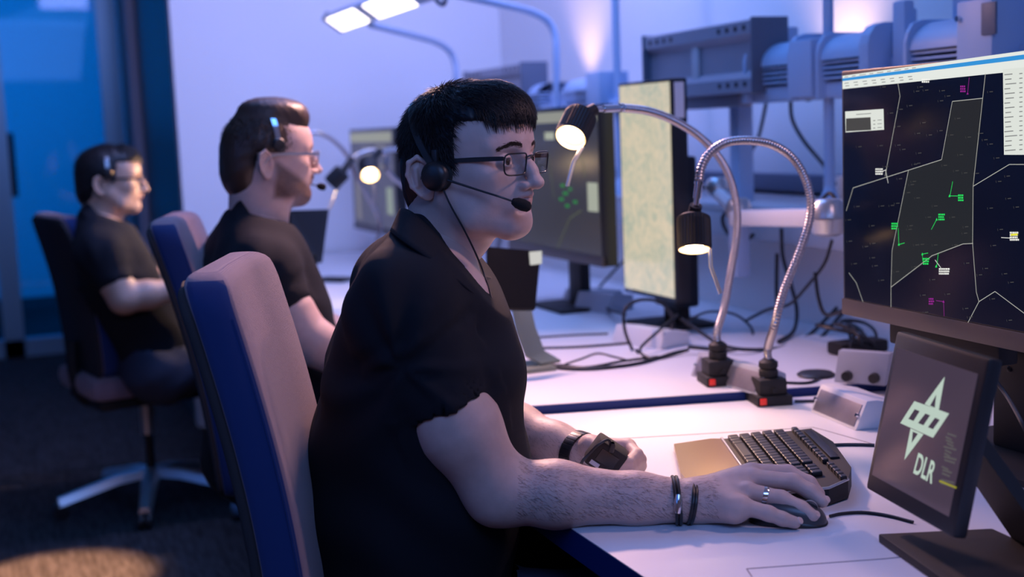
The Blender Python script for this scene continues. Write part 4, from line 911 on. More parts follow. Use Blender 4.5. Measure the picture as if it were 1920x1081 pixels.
        mbx.box((-.012, -.012, .03), (.012, .012, .06), o=cp); mbx.build('caster', m_blk, r)
    return r
near = np.array([.243, 1.60, 1.140])
def chair_top(px, py, Yn_, faz, W_, z):
    a = at(px, py, Y=Yn_); f = np.array([math.cos(faz), math.sin(faz)]); s_ = np.array([-f[1], f[0]]); c = a[:2]+s_*W_/2; return [c[0], c[1], z]
fz1 = math.radians(-19); C1 = chair('blue-grey office chair of the nearest operator, its backrest filling the lower left centre', chair_top(402, 500, 1.64, fz1, .42, 1.130), fz1, lean=8.5, W_=.42, arms=True)
fz2 = math.radians(-14); C2 = chair('blue office chair of the bearded operator, seen edge on', chair_top(318, 420, 2.80, fz2, .46, 1.135), fz2, lean=11)
fz3 = math.radians(12); C3 = chair('office chair farthest left with a pale star base', chair_top(150, 420, 4.45, fz3, .46, 1.075), fz3, lean=9, off=.15)

# ------------------------------------------------------------------ smooth implicit surfaces for the people
class Fld:
    """list of primitives; (kind, params, k, sign).  Evaluated on a grid; smooth union / subtraction in order"""
    def __init__(s): s.p = []
    def rc(s, a, b, ra, rb, k=.02, sub=False): s.p.append(('rc', (np.array(a, float), np.array(b, float), ra, rb), k, sub)); return s
    def el(s, c, r, k=.02, sub=False, R=None): s.p.append(('el', (np.array(c, float), np.array(r, float), R), k, sub)); return s
    def chain(s, pts, rs, k=.006):
        for i in range(len(pts)-1): s.rc(pts[i], pts[i+1], rs[i], rs[i+1], k)
        return s
    def mesh(s, lo, hi, h, post=None):
        lo = np.array(lo, float); hi = np.array(hi, float); n = np.ceil((hi-lo)/h).astype(int)+1
        ax = [(lo[i]+h*np.arange(n[i])).astype(np.float32) for i in range(3)]
        G = np.full(n, 1.0, np.float32)
        for kind, q, k, sub in s.p:
            if kind == 'rc': a, b, ra, rb = q; R_ = max(ra, rb); blo = np.minimum(a, b)-R_; bhi = np.maximum(a, b)+R_
            else: c, r, R = q; R_ = r.max() if R is not None else r; blo = c-R_; bhi = c+R_
            m_ = k*1.5+3*h; i0 = np.maximum(np.floor((blo-m_-lo)/h), 0).astype(int); i1 = np.minimum(np.ceil((bhi+m_-lo)/h)+1, n).astype(int)
            if (i1 <= i0).any(): continue
            sl = tuple(slice(i0[i], i1[i]) for i in range(3)); X, Y, Z = ax[0][sl[0]][:, None, None], ax[1][sl[1]][None, :, None], ax[2][sl[2]][None, None, :]
            if kind == 'rc':
                ba = (b-a).astype(np.float32); L2 = float(ba@ba)+1e-12
                t = np.clip(((X-a[0])*ba[0]+(Y-a[1])*ba[1]+(Z-a[2])*ba[2])/L2, 0, 1)
                d = np.sqrt((X-a[0]-t*ba[0])**2+(Y-a[1]-t*ba[1])**2+(Z-a[2]-t*ba[2])**2)-(ra+(rb-ra)*t)
            else:
                x, y, z = X-c[0], Y-c[1], Z-c[2]
                if R is not None: x, y, z = (R[0, j]*x+R[1, j]*y+R[2, j]*z for j in range(3))
                u = np.sqrt((x/r[0])**2+(y/r[1])**2+(z/r[2])**2); g = np.sqrt((x/r[0]**2)**2+(y/r[1]**2)**2+(z/r[2]**2)**2)+1e-9; d = u*(u-1)/g
            cur = G[sl]; d = d.astype(np.float32)
            if sub: e = -d; hh = np.maximum(k-np.abs(cur-e), 0)/k; G[sl] = np.maximum(cur, e)+hh*hh*k*.25
            else: hh = np.maximum(k-np.abs(cur-d), 0)/k; G[sl] = np.minimum(cur, d)-hh*hh*k*.25
        if post is not None: G = post(G, ax[0][:, None, None], ax[1][None, :, None], ax[2][None, None, :])
        return nets(G, lo, h)
def nets(G, lo, h):
    I = G < 0; n = np.array(G.shape)-1
    cnt = np.zeros(n, np.int8)
    for i in (0, 1):
        for j in (0, 1):
            for k in (0, 1): cnt += I[i:n[0]+i, j:n[1]+j, k:n[2]+k]
    act = (cnt > 0) & (cnt < 8); idx = -np.ones(n, np.int64); cells = np.argwhere(act); idx[act] = np.arange(len(cells))
    acc = np.zeros((len(cells), 3)); w_ = np.zeros(len(cells)); cx, cy, cz = cells.T
    cor = [(i, j, k) for i in (0, 1) for j in (0, 1) for k in (0, 1)]
    for a in cor:
        for ax_ in range(3):
            if a[ax_]: continue
            b = list(a); b[ax_] = 1
            g0 = G[cx+a[0], cy+a[1], cz+a[2]]; g1 = G[cx+b[0], cy+b[1], cz+b[2]]; m_ = (g0 < 0) != (g1 < 0)
            t = np.where(m_, g0/(g0-g1+1e-12), 0); p = np.tile(np.array(a, float), (len(cells), 1)); p[:, ax_] += t
            acc += p*m_[:, None]; w_ += m_
    V = (cells+acc/w_[:, None])*h+lo
    Q = []
    for ax_ in range(3):
        o1, o2 = [(1, 2), (2, 0), (0, 1)][ax_]
        s0 = [slice(1, -1)]*3; s1 = [slice(1, -1)]*3; s0[ax_] = slice(0, -1); s1[ax_] = slice(1, None)
        A = I[tuple(s0)]; B = I[tuple(s1)]; e = np.argwhere(A != B); inside = A[tuple(e.T)]
        c = e.copy(); 
        for k in range(3):
            if k != ax_: c[:, k] += 1
        def cell(d1, d2): q = c.copy(); q[:, o1] -= d1; q[:, o2] -= d2; return idx[tuple(q.T)]
        ok = (c[:, ax_] < n[ax_]) ; q = np.stack([cell(1, 1), cell(0, 1), cell(0, 0), cell(1, 0)], 1)
        q[~inside] = q[~inside][:, ::-1]; Q.append(q[ok & (q >= 0).all(1)])
    return V, np.vstack(Q)
def raw(name, parts, mats, parent, matid=None, attrs=None):
    """parts: [(V world, F)] joined in one mesh"""
    V = np.vstack([p[0] for p in parts]); off = np.cumsum([0]+[len(p[0]) for p in parts]); 
    me = bpy.data.meshes.new(name); A = np.array(parent.matrix_world.inverted()) if parent is not None else np.eye(4); Vl = V@A[:3, :3].T+A[:3, 3]
    nl = [len(p[1]) for p in parts]; Fq = np.vstack([p[1]+o for p, o in zip(parts, off)])
    me.vertices.add(len(V)); me.vertices.foreach_set('co', Vl.ravel()); me.loops.add(Fq.size); me.loops.foreach_set('vertex_index', Fq.ravel().astype(np.int32))
    me.polygons.add(len(Fq)); me.polygons.foreach_set('loop_start', np.arange(0, Fq.size, Fq.shape[1], dtype=np.int32)); me.polygons.foreach_set('loop_total', np.full(len(Fq), Fq.shape[1], np.int32))
    for m_ in mats: me.materials.append(m_)
    me.update(calc_edges=True); me.validate(); me.polygons.foreach_set('use_smooth', np.ones(len(me.polygons), bool))
    if matid is not None: me.polygons.foreach_set('material_index', matid(V, Fq).astype(np.int32))
    if attrs:
        for k_, fn in attrs.items(): a_ = me.attributes.new(k_, 'FLOAT', 'POINT'); a_.data.foreach_set('value', fn(V).astype(np.float32))
    o = bpy.data.objects.new(name, me); C.objects.link(o); o.parent = parent; bpy.context.view_layer.update(); return o
def smoothV(V, Fq, it=2):
    E = np.vstack([Fq[:, [0, 1]], Fq[:, [1, 2]], Fq[:, [2, 3]], Fq[:, [3, 0]]])
    for _ in range(it):
        A = np.zeros_like(V); c = np.zeros(len(V))
        np.add.at(A, E[:, 0], V[E[:, 1]]); np.add.at(A, E[:, 1], V[E[:, 0]]); np.add.at(c, E[:, 0], 1); np.add.at(c, E[:, 1], 1)
        V = V*.5+.5*A/np.maximum(c, 1)[:, None]
    return V
def vnorm(V, Fq):
    fn = np.cross(V[Fq[:, 2]]-V[Fq[:, 0]], V[Fq[:, 3]]-V[Fq[:, 1]]); N = np.zeros_like(V)
    for k in range(4): np.add.at(N, Fq[:, k], fn)
    return N/(np.linalg.norm(N, axis=1)[:, None]+1e-12)

# ---- head in its own frame: x forward, y to the person's left, z up, origin between the ear canals
def head_field(neck, nr=.057, fat=0):
    f = Fld(); neck_ = np.array(neck)
    f.el((.010, 0, .055), (.094, .0745, .080), .03)
    f.el((.047, 0, .055), (.060, .062, .060), .03)
    f.el((.030, 0, -.005), (.062, .062, .070), .03)
    f.el((.050, 0, -.018), (.052, .048+fat, .060), .025)
    for s_ in (-1, 1):
        f.rc((.012, s_*.052, -.035), (.045, s_*.047, -.070), .022, .018, .03)          # jaw corner
        f.rc((.045, s_*.045, -.070), (.096, s_*.014, -.086), .018, .0155, .025)         # jaw line
        f.el((.064, s_*.046, .002), (.026, .018, .018), .02)                           # cheekbone
        f.el((.056, s_*.034, -.035), (.028, .018+fat, .028), .025)                         # cheek
        f.rc((.098, s_*.010, .049), (.080, s_*.045, .046), .0105, .010, .012)           # brow
    f.el((.087, 0, -.040), (.026, .027, .030), .022)                                    # muzzle
    f.el((.098, 0, -.080), (.0155, .019, .0145), .014)                                    # chin
    f.rc((.02, 0, -.055), (.075, 0, -.085), .042, .018, .03)                            # under jaw
    f.rc((-.022, 0, -.005), neck, nr*.95, nr*1.02, .03)                                 # neck
    f.rc((.012, 0, -.04), (neck[0]+.030, 0, neck[2]), nr*.78, nr*.85, .03)
    for s_ in (-1, 1):
        f.el((.106, s_*.031, .027), (.014, .0185, .0120), .012, sub=True)               # socket
        f.el((.0915, s_*.031, .026), (.0138, .0150, .0128), .003)                        # lids over the eyeball
        f.el((.1060, s_*.0315, .0262), (.0095, .0132, .0060), .0012, sub=True)          # opening
    f.rc((.100, 0, .042), (.121, 0, .010), .0072, .0082, .010)                          # nose bridge
    f.rc((.118, 0, .014), (.1285, 0, -.010), .0075, .0095, .008)
    f.el((.1275, 0, -.0125), (.0125, .0105, .0090), .006)
    for s_ in (-1, 1):
        f.el((.1140, s_*.0130, -.0165), (.0115, .0066, .0075), .005)
        f.el((.1195, s_*.0062, -.0230), (.0050, .0030, .0030), .002, sub=True)
    f.rc((.111, 0, -.022), (.1135, 0, -.030), .0060, .0060, .008)
    for s_ in (-1, 1):
        f.rc((.1165, s_*.004, -.0325), (.1020, s_*.0235, -.0385), .0046, .0022, .005)    # upper lip
        f.rc((.1145, 0, -.0445), (.1020, s_*.020, -.0405), .0052, .0025, .005)          # lower lip
    for s_ in (-1, 1): f.rc((.1215, 0, -.0385), (.1065, s_*.0245, -.0392), .0011, .0011, .002, sub=True)
    f.rc((.112, -.012, -.0565), (.112, .012, -.0565), .0035, .0035, .01, sub=True)
    P_ = []
    for kind, q, k, sub in f.p:      # shorten the lower face, slim the lips and chin towards the neck
        z_ = lambda v: np.array([v[0]-(.006*np.clip((-.024-v[2])/.03, 0, 1) if v[0] > .09 else 0), v[1], v[2] if v[2] > .026 else .026+(v[2]-.026)*(.83 if v[0] > -.02 and v is not neck_ else 1)])
        if kind == 'rc': P_.append((kind, (z_(q[0]), q[1] if np.allclose(q[1], neck) or q[1][2] < -.11 else z_(q[1]), q[2], q[3]), k, sub))
        else: P_.append((kind, (z_(q[0]), q[1]*np.array([1, 1, .93 if q[0][2] < .02 else 1]), q[2]), k, sub))
    f.p = P_
    return f
def ear_field(s_):
    f = Fld(); c = np.array([-.019, s_*.078, .003])
    R = np.array(Matrix.Rotation(s_*-.42, 3, 'Z') @ Matrix.Rotation(-.18, 3, 'Y'))
    P = lambda x, y, z: c+R@np.array([x, s_*y, z])
    f.el(P(0, .0, .002), (.0195, .0050, .031), .006, R=R); f.el(P(.003, .0, -.020), (.0105, .0050, .0125), .006, R=R)
    f.rc(P(.012, -.004, 0), P(.016, -.012, -.004), .012, .016, .010)
    f.el(P(.002, s_*0+.0055, -.001), (.0115, .0045, .019), .004, sub=True, R=R)
    pts = [P(.013, .005, .006), P(.012, .006, .022), P(.0, .007, .0325), P(-.014, .0065, .027), P(-.0198, .006, .010), P(-.0175, .005, -.008), P(-.007, .004, -.024)]
    f.chain(pts, [.0022, .0032, .0036, .0036, .0032, .0028, .0022], .003)
    f.rc(P(-.007, .004, .016), P(-.009, .004, -.008), .0030, .0030, .005); f.el(P(.0115, .004, -.003), (.004, .0035, .006), .003, R=R)
    return f, c

def torso_field(J, inf=0.0):
    """J joints: pel, waist, chest, nb (neck base), shL, shR, hipL/R, knL/R"""
    f = Fld(); lat = nrm(J['shL']-J['shR']); lat = nrm([lat[0], lat[1], 0]); g = J.get('girth', 1.0)
    for s_ in (-1, 1):
        lw = J.get('lw', .075); f.rc(J['pel']+lat*s_*lw, J['waist']+lat*s_*lw, .142*g+inf, (J.get('belly', .152))*g+inf, .06)
        f.rc(J['waist']+lat*s_*lw, J['chest']+lat*s_*(lw+.005), J.get('belly', .152)*g+inf, .128*g+inf, .06)
        f.rc(J['chest']+lat*s_*.080, J['up']+lat*s_*.080, J.get('chr', .128)*g+inf, J.get('upr', .088)+inf, .06)
    f.rc(J['up'], J['nb'], J.get('upr', .088)+inf, .056+inf, .05)
    for s_, k in ((1, 'shL'), (-1, 'shR')):
        f.rc(J['up']+lat*s_*.06+[0, 0, .02], J[k], .070+inf, .060+inf, .05)
        f.rc(J['nb'], J[k], .045+inf, .052+inf, .05)
    return f
def arm(f, J, s_, inf=0.0, upto=1.0, k=.02):
    sh, el_, wr = J['sh'+s_], J['el'+s_], J['wr'+s_]
    e2 = el_; md = J.get('md'+s_, sh+(el_-sh)*.6); a1 = sh+(md-sh)*.75
    ar_ = J.get('armr', .0495); m2 = md+(e2-md)*.22; f.rc(sh, a1, .040, .044, .02); f.rc(a1, md, .044, ar_-.006, .02); f.rc(md, m2, ar_-.006, ar_-.001, .02); f.rc(m2, e2, ar_-.001, .046, .02); return f
    m_ = sh+(el_-sh)*.46; ar_ = J.get('armr', .0495); f.rc(sh, m_, .040, .044, .02); f.rc(m_, sh+(el_-sh)*.60, .044, ar_, .02); f.rc(sh+(el_-sh)*.60, e2, ar_, .046, .02)
    return f
def forearm(f, J, s_, ra=.043, rw=.027):
    el_, wr = J['el'+s_], J['wr'+s_]; d = wr-el_
    f.rc(el_, el_+d*.30, ra*1.0, ra*1.06, .03); f.rc(el_+d*.30, el_+d*.72, ra*1.06, ra*.80, .02); f.rc(el_+d*.72, wr, ra*.80, rw, .02)
    side = nrm(np.cross(d, [0, 0, 1.]))
    for q in (-1, 1): f.rc(el_+d*.8+side*q*.004, wr+side*q*.010, .028, rw*.86, .012)
    return f
def legs(f, J, inf=0):
    for s_ in 'LR':
        f.rc(J['hip'+s_], J['kn'+s_], .088+inf, .062+inf, .04); f.rc(J['kn'+s_], J['an'+s_], .060+inf, .045+inf, .03)
    return f

def hair_strands(name, parent, toW, n, capf, flow, L, wid, mat, seg=5, up=.35, sel=None, lift=.004, seed=1):
    """thin tapering locks that follow the scalp ellipsoid capf(c, r) in the head frame"""
    r_ = np.random.default_rng(seed); V = []; Fs = []; c, rr = capf
    pts = []
    while len(pts) < n:
        d = r_.normal(size=3); d /= np.linalg.norm(d); p = c+d*rr
        if sel(p): pts.append((p, d))
    for p, d in pts:
        nrm_ = nrm((p-c)/rr**2); t = flow(p)+r_.normal(size=3)*.32; t = t-nrm_*np.dot(t, nrm_); t = nrm(t); l = L(p)*r_.uniform(.7, 1.3)/seg
        q = p-nrm_*.002; lf = r_.uniform(.3, 1.0)*lift; w0 = wid*r_.uniform(.7, 1.3); row = []
        for k in range(seg+1):
            nn_ = nrm((q-c)/rr**2); sd = nrm(np.cross(t, nn_)); w_ = w0*(1-(k/seg)**1.6)*.5+.00008
            row.append((q+sd*w_-nn_*w_*.3, q+nn_*w_*.6, q-sd*w_-nn_*w_*.3))
            t = t+flow(q)*.12; t = t-nn_*np.dot(t, nn_)*.9; t = nrm(t)
            q = q+t*l
            # keep at a height above the scalp
            u_ = np.linalg.norm((q-c)/rr); tgt = 1+lf*(k+1)/seg/rr.mean(); q = c+(q-c)*(tgt/u_)*up+(q)*(1-up)-(c*0)*(1-up) if False else c+(q-c)*(1+(tgt/u_-1)*up)
        b = len(V)
        for a in row: V += list(a)
        for k in range(seg):
            for j in range(3): Fs.append((b+k*3+j, b+k*3+(j+1) % 3, b+k*3+3+(j+1) % 3, b+k*3+3+j))
    V = toW(np.array(V)); return raw(name, [(V, np.array(Fs))], [mat], parent)

def person(label, H0, yaw, J, body_mat, hair_mat, res=1.0, pitch=0.0, roll=0.0, beard=False, hands=None, fine=True, shoes=True, hairkind='fringe', neckoff=(-.045, 0, -.150), group=None, nr=.057):
    root = empty('person', (J['pel'][0], J['pel'][1], 0), 0, label, 'person')
    Rh = np.array(Matrix.Rotation(yaw, 3, 'Z') @ Matrix.Rotation(pitch, 3, 'Y') @ Matrix.Rotation(roll, 3, 'X'))
    toW = lambda V: np.asarray(V)@Rh.T+H0
    toL = lambda p: Rh.T@(np.asarray(p)-H0)
    h = .0019*res if fine else .0042*res
    parts = []
    nb_l = toL(J['nb']+np.array([0, 0, .01])); hf = head_field(nb_l, nr)
    lo = np.array([-.13, -.095, min(nb_l[2]-.06, -.20)]); hi = np.array([.15, .095, .15])
    lo[:2] = np.minimum(lo[:2], nb_l[:2]-.085)
    V, Fq = hf.mesh(lo, hi, h); parts.append((toW(V), Fq)); headL = V[V[:, 0] > .06]
    for s_ in (-1, 1):
        ef, c = ear_field(s_); V, Fq = ef.mesh(c-.045, c+.045, .0012 if fine else .003); parts.append((toW(V), Fq))
    # arms: below the sleeve down to the hand
    for s_ in 'LR':
        f = Fld(); arm(f, J, s_); forearm(f, J, s_)
        if hands and s_ in hands: hands[s_](f, J)
        else:
            d = nrm(J['wr'+s_]-J['el'+s_]); w_ = J['wr'+s_]; sd = nrm(np.cross(d, [0, 0, 1.]))
            f.rc(w_, w_+d*.07, .026, .030, .02)
            for i, q in enumerate((-.024, -.008, .008, .024)):
                a = w_+d*.075+sd*q; f.chain([a, a+d*.035+[0, 0, .004], a+d*.055+[0, 0, -.012], a+d*.062+[0, 0, -.026]], [.0095, .009, .0085, .0075], .006)
            f.chain([w_+d*.02+sd*(.02 if s_ == 'R' else -.02)*-1, w_+d*.05+sd*(.04 if s_ == 'R' else -.04)*-1+[0, 0, -.008], w_+d*.085+sd*(.035 if s_ == 'R' else -.035)*-1+[0, 0, -.014]], [.013, .011, .009], .01)
        pr = [p for p in f.p]; P_ = []
        for kind, q, k, sub in pr: P_ += [q[0], q[1]] if kind == 'rc' else [q[0]]
        P_ = np.array(P_); V, Fq = f.mesh(P_.min(0)-.07, P_.max(0)+.07, (.0021 if fine else .005)*res); parts.append((V, Fq))
    f = torso_field(J, -.012); legs(f, J, -.01); b0 = J['pel']-.35; P_ = np.array([J[k] for k in ('pel', 'nb', 'shL', 'shR', 'knL', 'knR', 'anL', 'anR')])
    V, Fq = f.mesh(P_.min(0)-.2, P_.max(0)+.2, .014); parts.append((V, Fq))
    def lipm(V):
        l = (V-H0)@Rh; d = np.sqrt((l[:, 1]/.0245)**2+((l[:, 2]+.0300)/.0090)**2); return np.clip((1.0-d)/.4, 0, 1)*(l[:, 0] > .085)*.7
    def beardm(V):
        if not beard: return np.zeros(len(V))
        l = (V-H0)@Rh; x, y, z = l.T; s1 = lambda v, w_: np.clip(v/w_+.5, 0, 1)
        m = s1(.018-.62*x-z, .016)*s1(x-.006, .012)*s1(z+.100, .01); m = np.minimum(m, 1-s1(.055-x, .01)*s1(-.070-z, .012)); m = np.maximum(m, s1(x-.098, .008)*s1(-.017-z, .006)*s1(.028-np.abs(y), .008))
        return m*(1-lipm(V))*(np.linalg.norm(l, axis=1) < .17)
    def _old(V, Fq):
        c = (V[Fq[:, 0]]+V[Fq[:, 2]])/2; l = (c-H0)@Rh; m_ = np.zeros(len(Fq))
        lip = (l[:, 0] > .098) & (np.abs(l[:, 1]) < .023) & (((l[:, 2] < -.0325+.0) & (l[:, 2] > -.0485))) & (np.abs(l[:, 1])/.0245+np.abs(l[:, 2]+.0395)/.0125 < 1.05); m_[lip] = 1
        if beard:
            be = (l[:, 2] < -.020) & (l[:, 2] > -.105) & (np.abs(l[:, 1]) > -1) & (l[:, 0] > .010+np.maximum(0, (l[:, 2]+.02))*0) & (l[:, 2] < -.030+.35*(.085-l[:, 0])-0*l[:, 1]) & (~lip) & (np.linalg.norm(l, axis=1) < .17)
            be |= (l[:, 0] > .095) & (l[:, 2] < -.021) & (l[:, 2] > -.033) & (np.abs(l[:, 1]) < .028)
            be &= ~((l[:, 2] < -.075) & (l[:, 0] < .050))
            m_[be & (m_ == 0)] = 2
        return m_
    body = raw('body', parts, [body_mat], root, None, dict(lip=lipm, beard=beardm))
    # eyes
    for s_ in (-1, 1):
        V0 = []; c = np.array([.0912, s_*.031, .0262])
        mb = MB().mat(m_eye); mb.lathe([(0.0112*math.sin(a), .0112*math.cos(a)) for a in np.linspace(.58, PI, 14)], c, (1, 0, 0), 24)
        mb.mat(m_iris); mb.lathe([(0.0112*math.sin(a), .0112*math.cos(a)) for a in np.linspace(0.001, .60, 6)], c, (1, 0, 0), 24)
        mb.v = [tuple(p) for p in toW(np.array(mb.v))]; mb.build('eye', None, root)
    # eyebrows: short locks
    r_ = np.random.default_rng(3); V = []; Fs = []
    for s_ in (-1, 1):
        for _ in range(420 if fine else 80):
            t = r_.uniform(0, 1); y = .012+.036*t; z = .0485+.0045*math.sin(PI*min(1, t*1.15))-.004*t+r_.normal()*.0014; x = .1115-.021*t**1.7
            x = headL[np.argmin((headL[:, 1]-s_*y)**2+(headL[:, 2]-z)**2), 0]+.0004; p = np.array([x, s_*y, z]); d = np.array([-.15-.5*t, s_*.9, .35-.55*t]); d = nrm(d)*.008; w_ = np.array([.5, -.15, .9])*.00035; b = len(V)
            V += [p-w_, p+w_, p+d*.6+w_*.7+[.0005, 0, 0], p+d*.6-w_*.7+[.0005, 0, 0]]; Fs.append((b, b+1, b+2, b+3))
    raw('eyebrows', [(toW(np.array(V)), np.array(Fs))], [m_hairb], root)
    # hair cap
    cc, rr = np.array([.003, 0, .055]), np.array([.103, .0820, .087])
    if hairkind != 'fringe': cc, rr = np.array([.004, 0, .053]), np.array([.099, .0790, .081])
    f = Fld(); f.el(cc, rr, .01)
    f.el((-.055, 0, -.005), (.045, .060, .070), .03)
    if hairkind == 'fringe': f.el((.054, 0, .096), (.050, .058, .032), .03)
    elif hairkind == 'brushed': f.el((.066, 0, .110), (.036, .052, .026), .03); f.el((.02, 0, .128), (.075, .060, .030), .03)
    fr_z = .078 if hairkind == 'fringe' else .088
    def post(G, X, Y, Z):
        # hairline: remove the face area, the ear area and everything below the nape
        face = np.maximum.reduce([fr_z-Z+0*X+0*Y, X-.058+0*Y+0*Z]) if False else np.minimum(X-.050+(Z-fr_z)*.25-np.abs(Y)*.10, fr_z+.004*np.cos(Y*70)-Z)
        face = np.maximum(face, np.minimum(X-.036+0*Y+0*Z, .085-Z+0*X+0*Y)); face = np.maximum(face, np.minimum(X+.0+0*Y+0*Z, .004-Z+0*X+0*Y))      # below the temples
        face = np.maximum(face, np.minimum.reduce([X+.034+0*Y+0*Z, .030-Z+0*X+0*Y, .026-np.abs(X+.012)+0*Y+0*Z]))   # around the ear
        nape = (-.072-Z)+0*X+0*Y
        face = np.maximum(face, np.minimum(X+.036+0*Y+0*Z, -.004-Z+0*X+0*Y))
        return np.maximum(G, np.maximum(face, nape))
    V, Fq = f.mesh((-.13, -.11, -.10), (.14, .11, .18), .0028 if fine else .0048, post)
    V = smoothV(V, Fq, 3); N = vnorm(V, Fq); sc = np.sin(V[:, 0]*310+6*np.sin(V[:, 1]*60+V[:, 2]*35))*np.sin(V[:, 1]*340+5*np.sin(V[:, 0]*55)); V = V+N*(sc*.0008)[:, None]
    cap = raw('hair', [(toW(V), Fq)], [hair_mat], root)
    if hairkind == 'fringe':
        crown = np.array([-.045, 0, .135])
        def flow(p):
            v = p-crown; fwd = np.array([1., 0, -.15]); v = v/(np.linalg.norm(v)+1e-6); w_ = np.clip((p[0]+.02)/.06, 0, 1)*np.clip((p[2]-.04)/.05, 0, 1)
            return nrm(v*(1-w_)+(fwd+v*.35)*w_+np.array([0, 0, -.25]))
        def sel(p): return (p[2] > -.055) and not (p[0] > .034 and p[2] < .098) and not (-.036 < p[0] < .012 and p[2] < .040) and not (p[0] > .0 and p[2] < .018) and not (p[2] < 0 and p[0] > -.045)
        nS = 9000 if fine else 900
        hair_strands('hair_locks', root, toW, nS, (cc, rr*1.0), flow, lambda p: .026 if p[2] > .09 else .018, .0013, hair_mat, sel=sel, up=.6, lift=.011)
        ff = (np.array([.050, 0, .086]), np.array([.0635, .070, .056]))
        hair_strands('top_locks', root, toW, 3200 if fine else 300, ff, lambda p: nrm(np.array([1., p[1]*4, -.1])), lambda p: .030, .0014, hair_mat, sel=lambda p: p[0] > .0 and p[2] > .112, up=.5, lift=.007, seed=11)
        # fringe over the forehead
        def sel2(p): return p[0] > .060 and .094 < p[2] < .124 and abs(p[1]) < .062
        hair_strands('fringe', root, toW, 900 if fine else 120, ff, lambda p: np.array([.45, p[1]*3.0+.12, -1.]), lambda p: .026, .0015, hair_mat, sel=sel2, up=.35, lift=.006, seed=5)
        # ragged tufts at the back of the head and nape
        def sel3(p): return p[0] < -.060 and -.05 < p[2] < .125
        hair_strands('back_tufts', root, toW, 1500 if fine else 150, (cc, rr*1.0), lambda p: np.array([-.6, p[1]*4, -.45+3.*max(0, p[2]-.06)]), lambda p: .024, .0013, hair_mat, sel=sel3, up=.10, lift=.05, seed=8)
    else:
        def flow(p):
            w_ = np.clip((p[2]-.05)/.08, 0, 1); return nrm(np.array([.9*w_-.2, 0, -.9*(1-w_)+.3*w_]))
        def sel(p): return (p[2] > -.045) and not (p[0] > .055 and p[2] < .105) and not (p[0] > -.034 and p[0] < .055 and p[2] < .045) and not (p[2] < 0 and p[0] > -.045)
        hair_strands('hair_locks', root, toW, 1800, (cc, rr*1.0), flow, lambda p: .020 if p[2] > .09 else .010, .0026, hair_mat, sel=sel, up=.5, lift=.008)
    return root, toW, toL

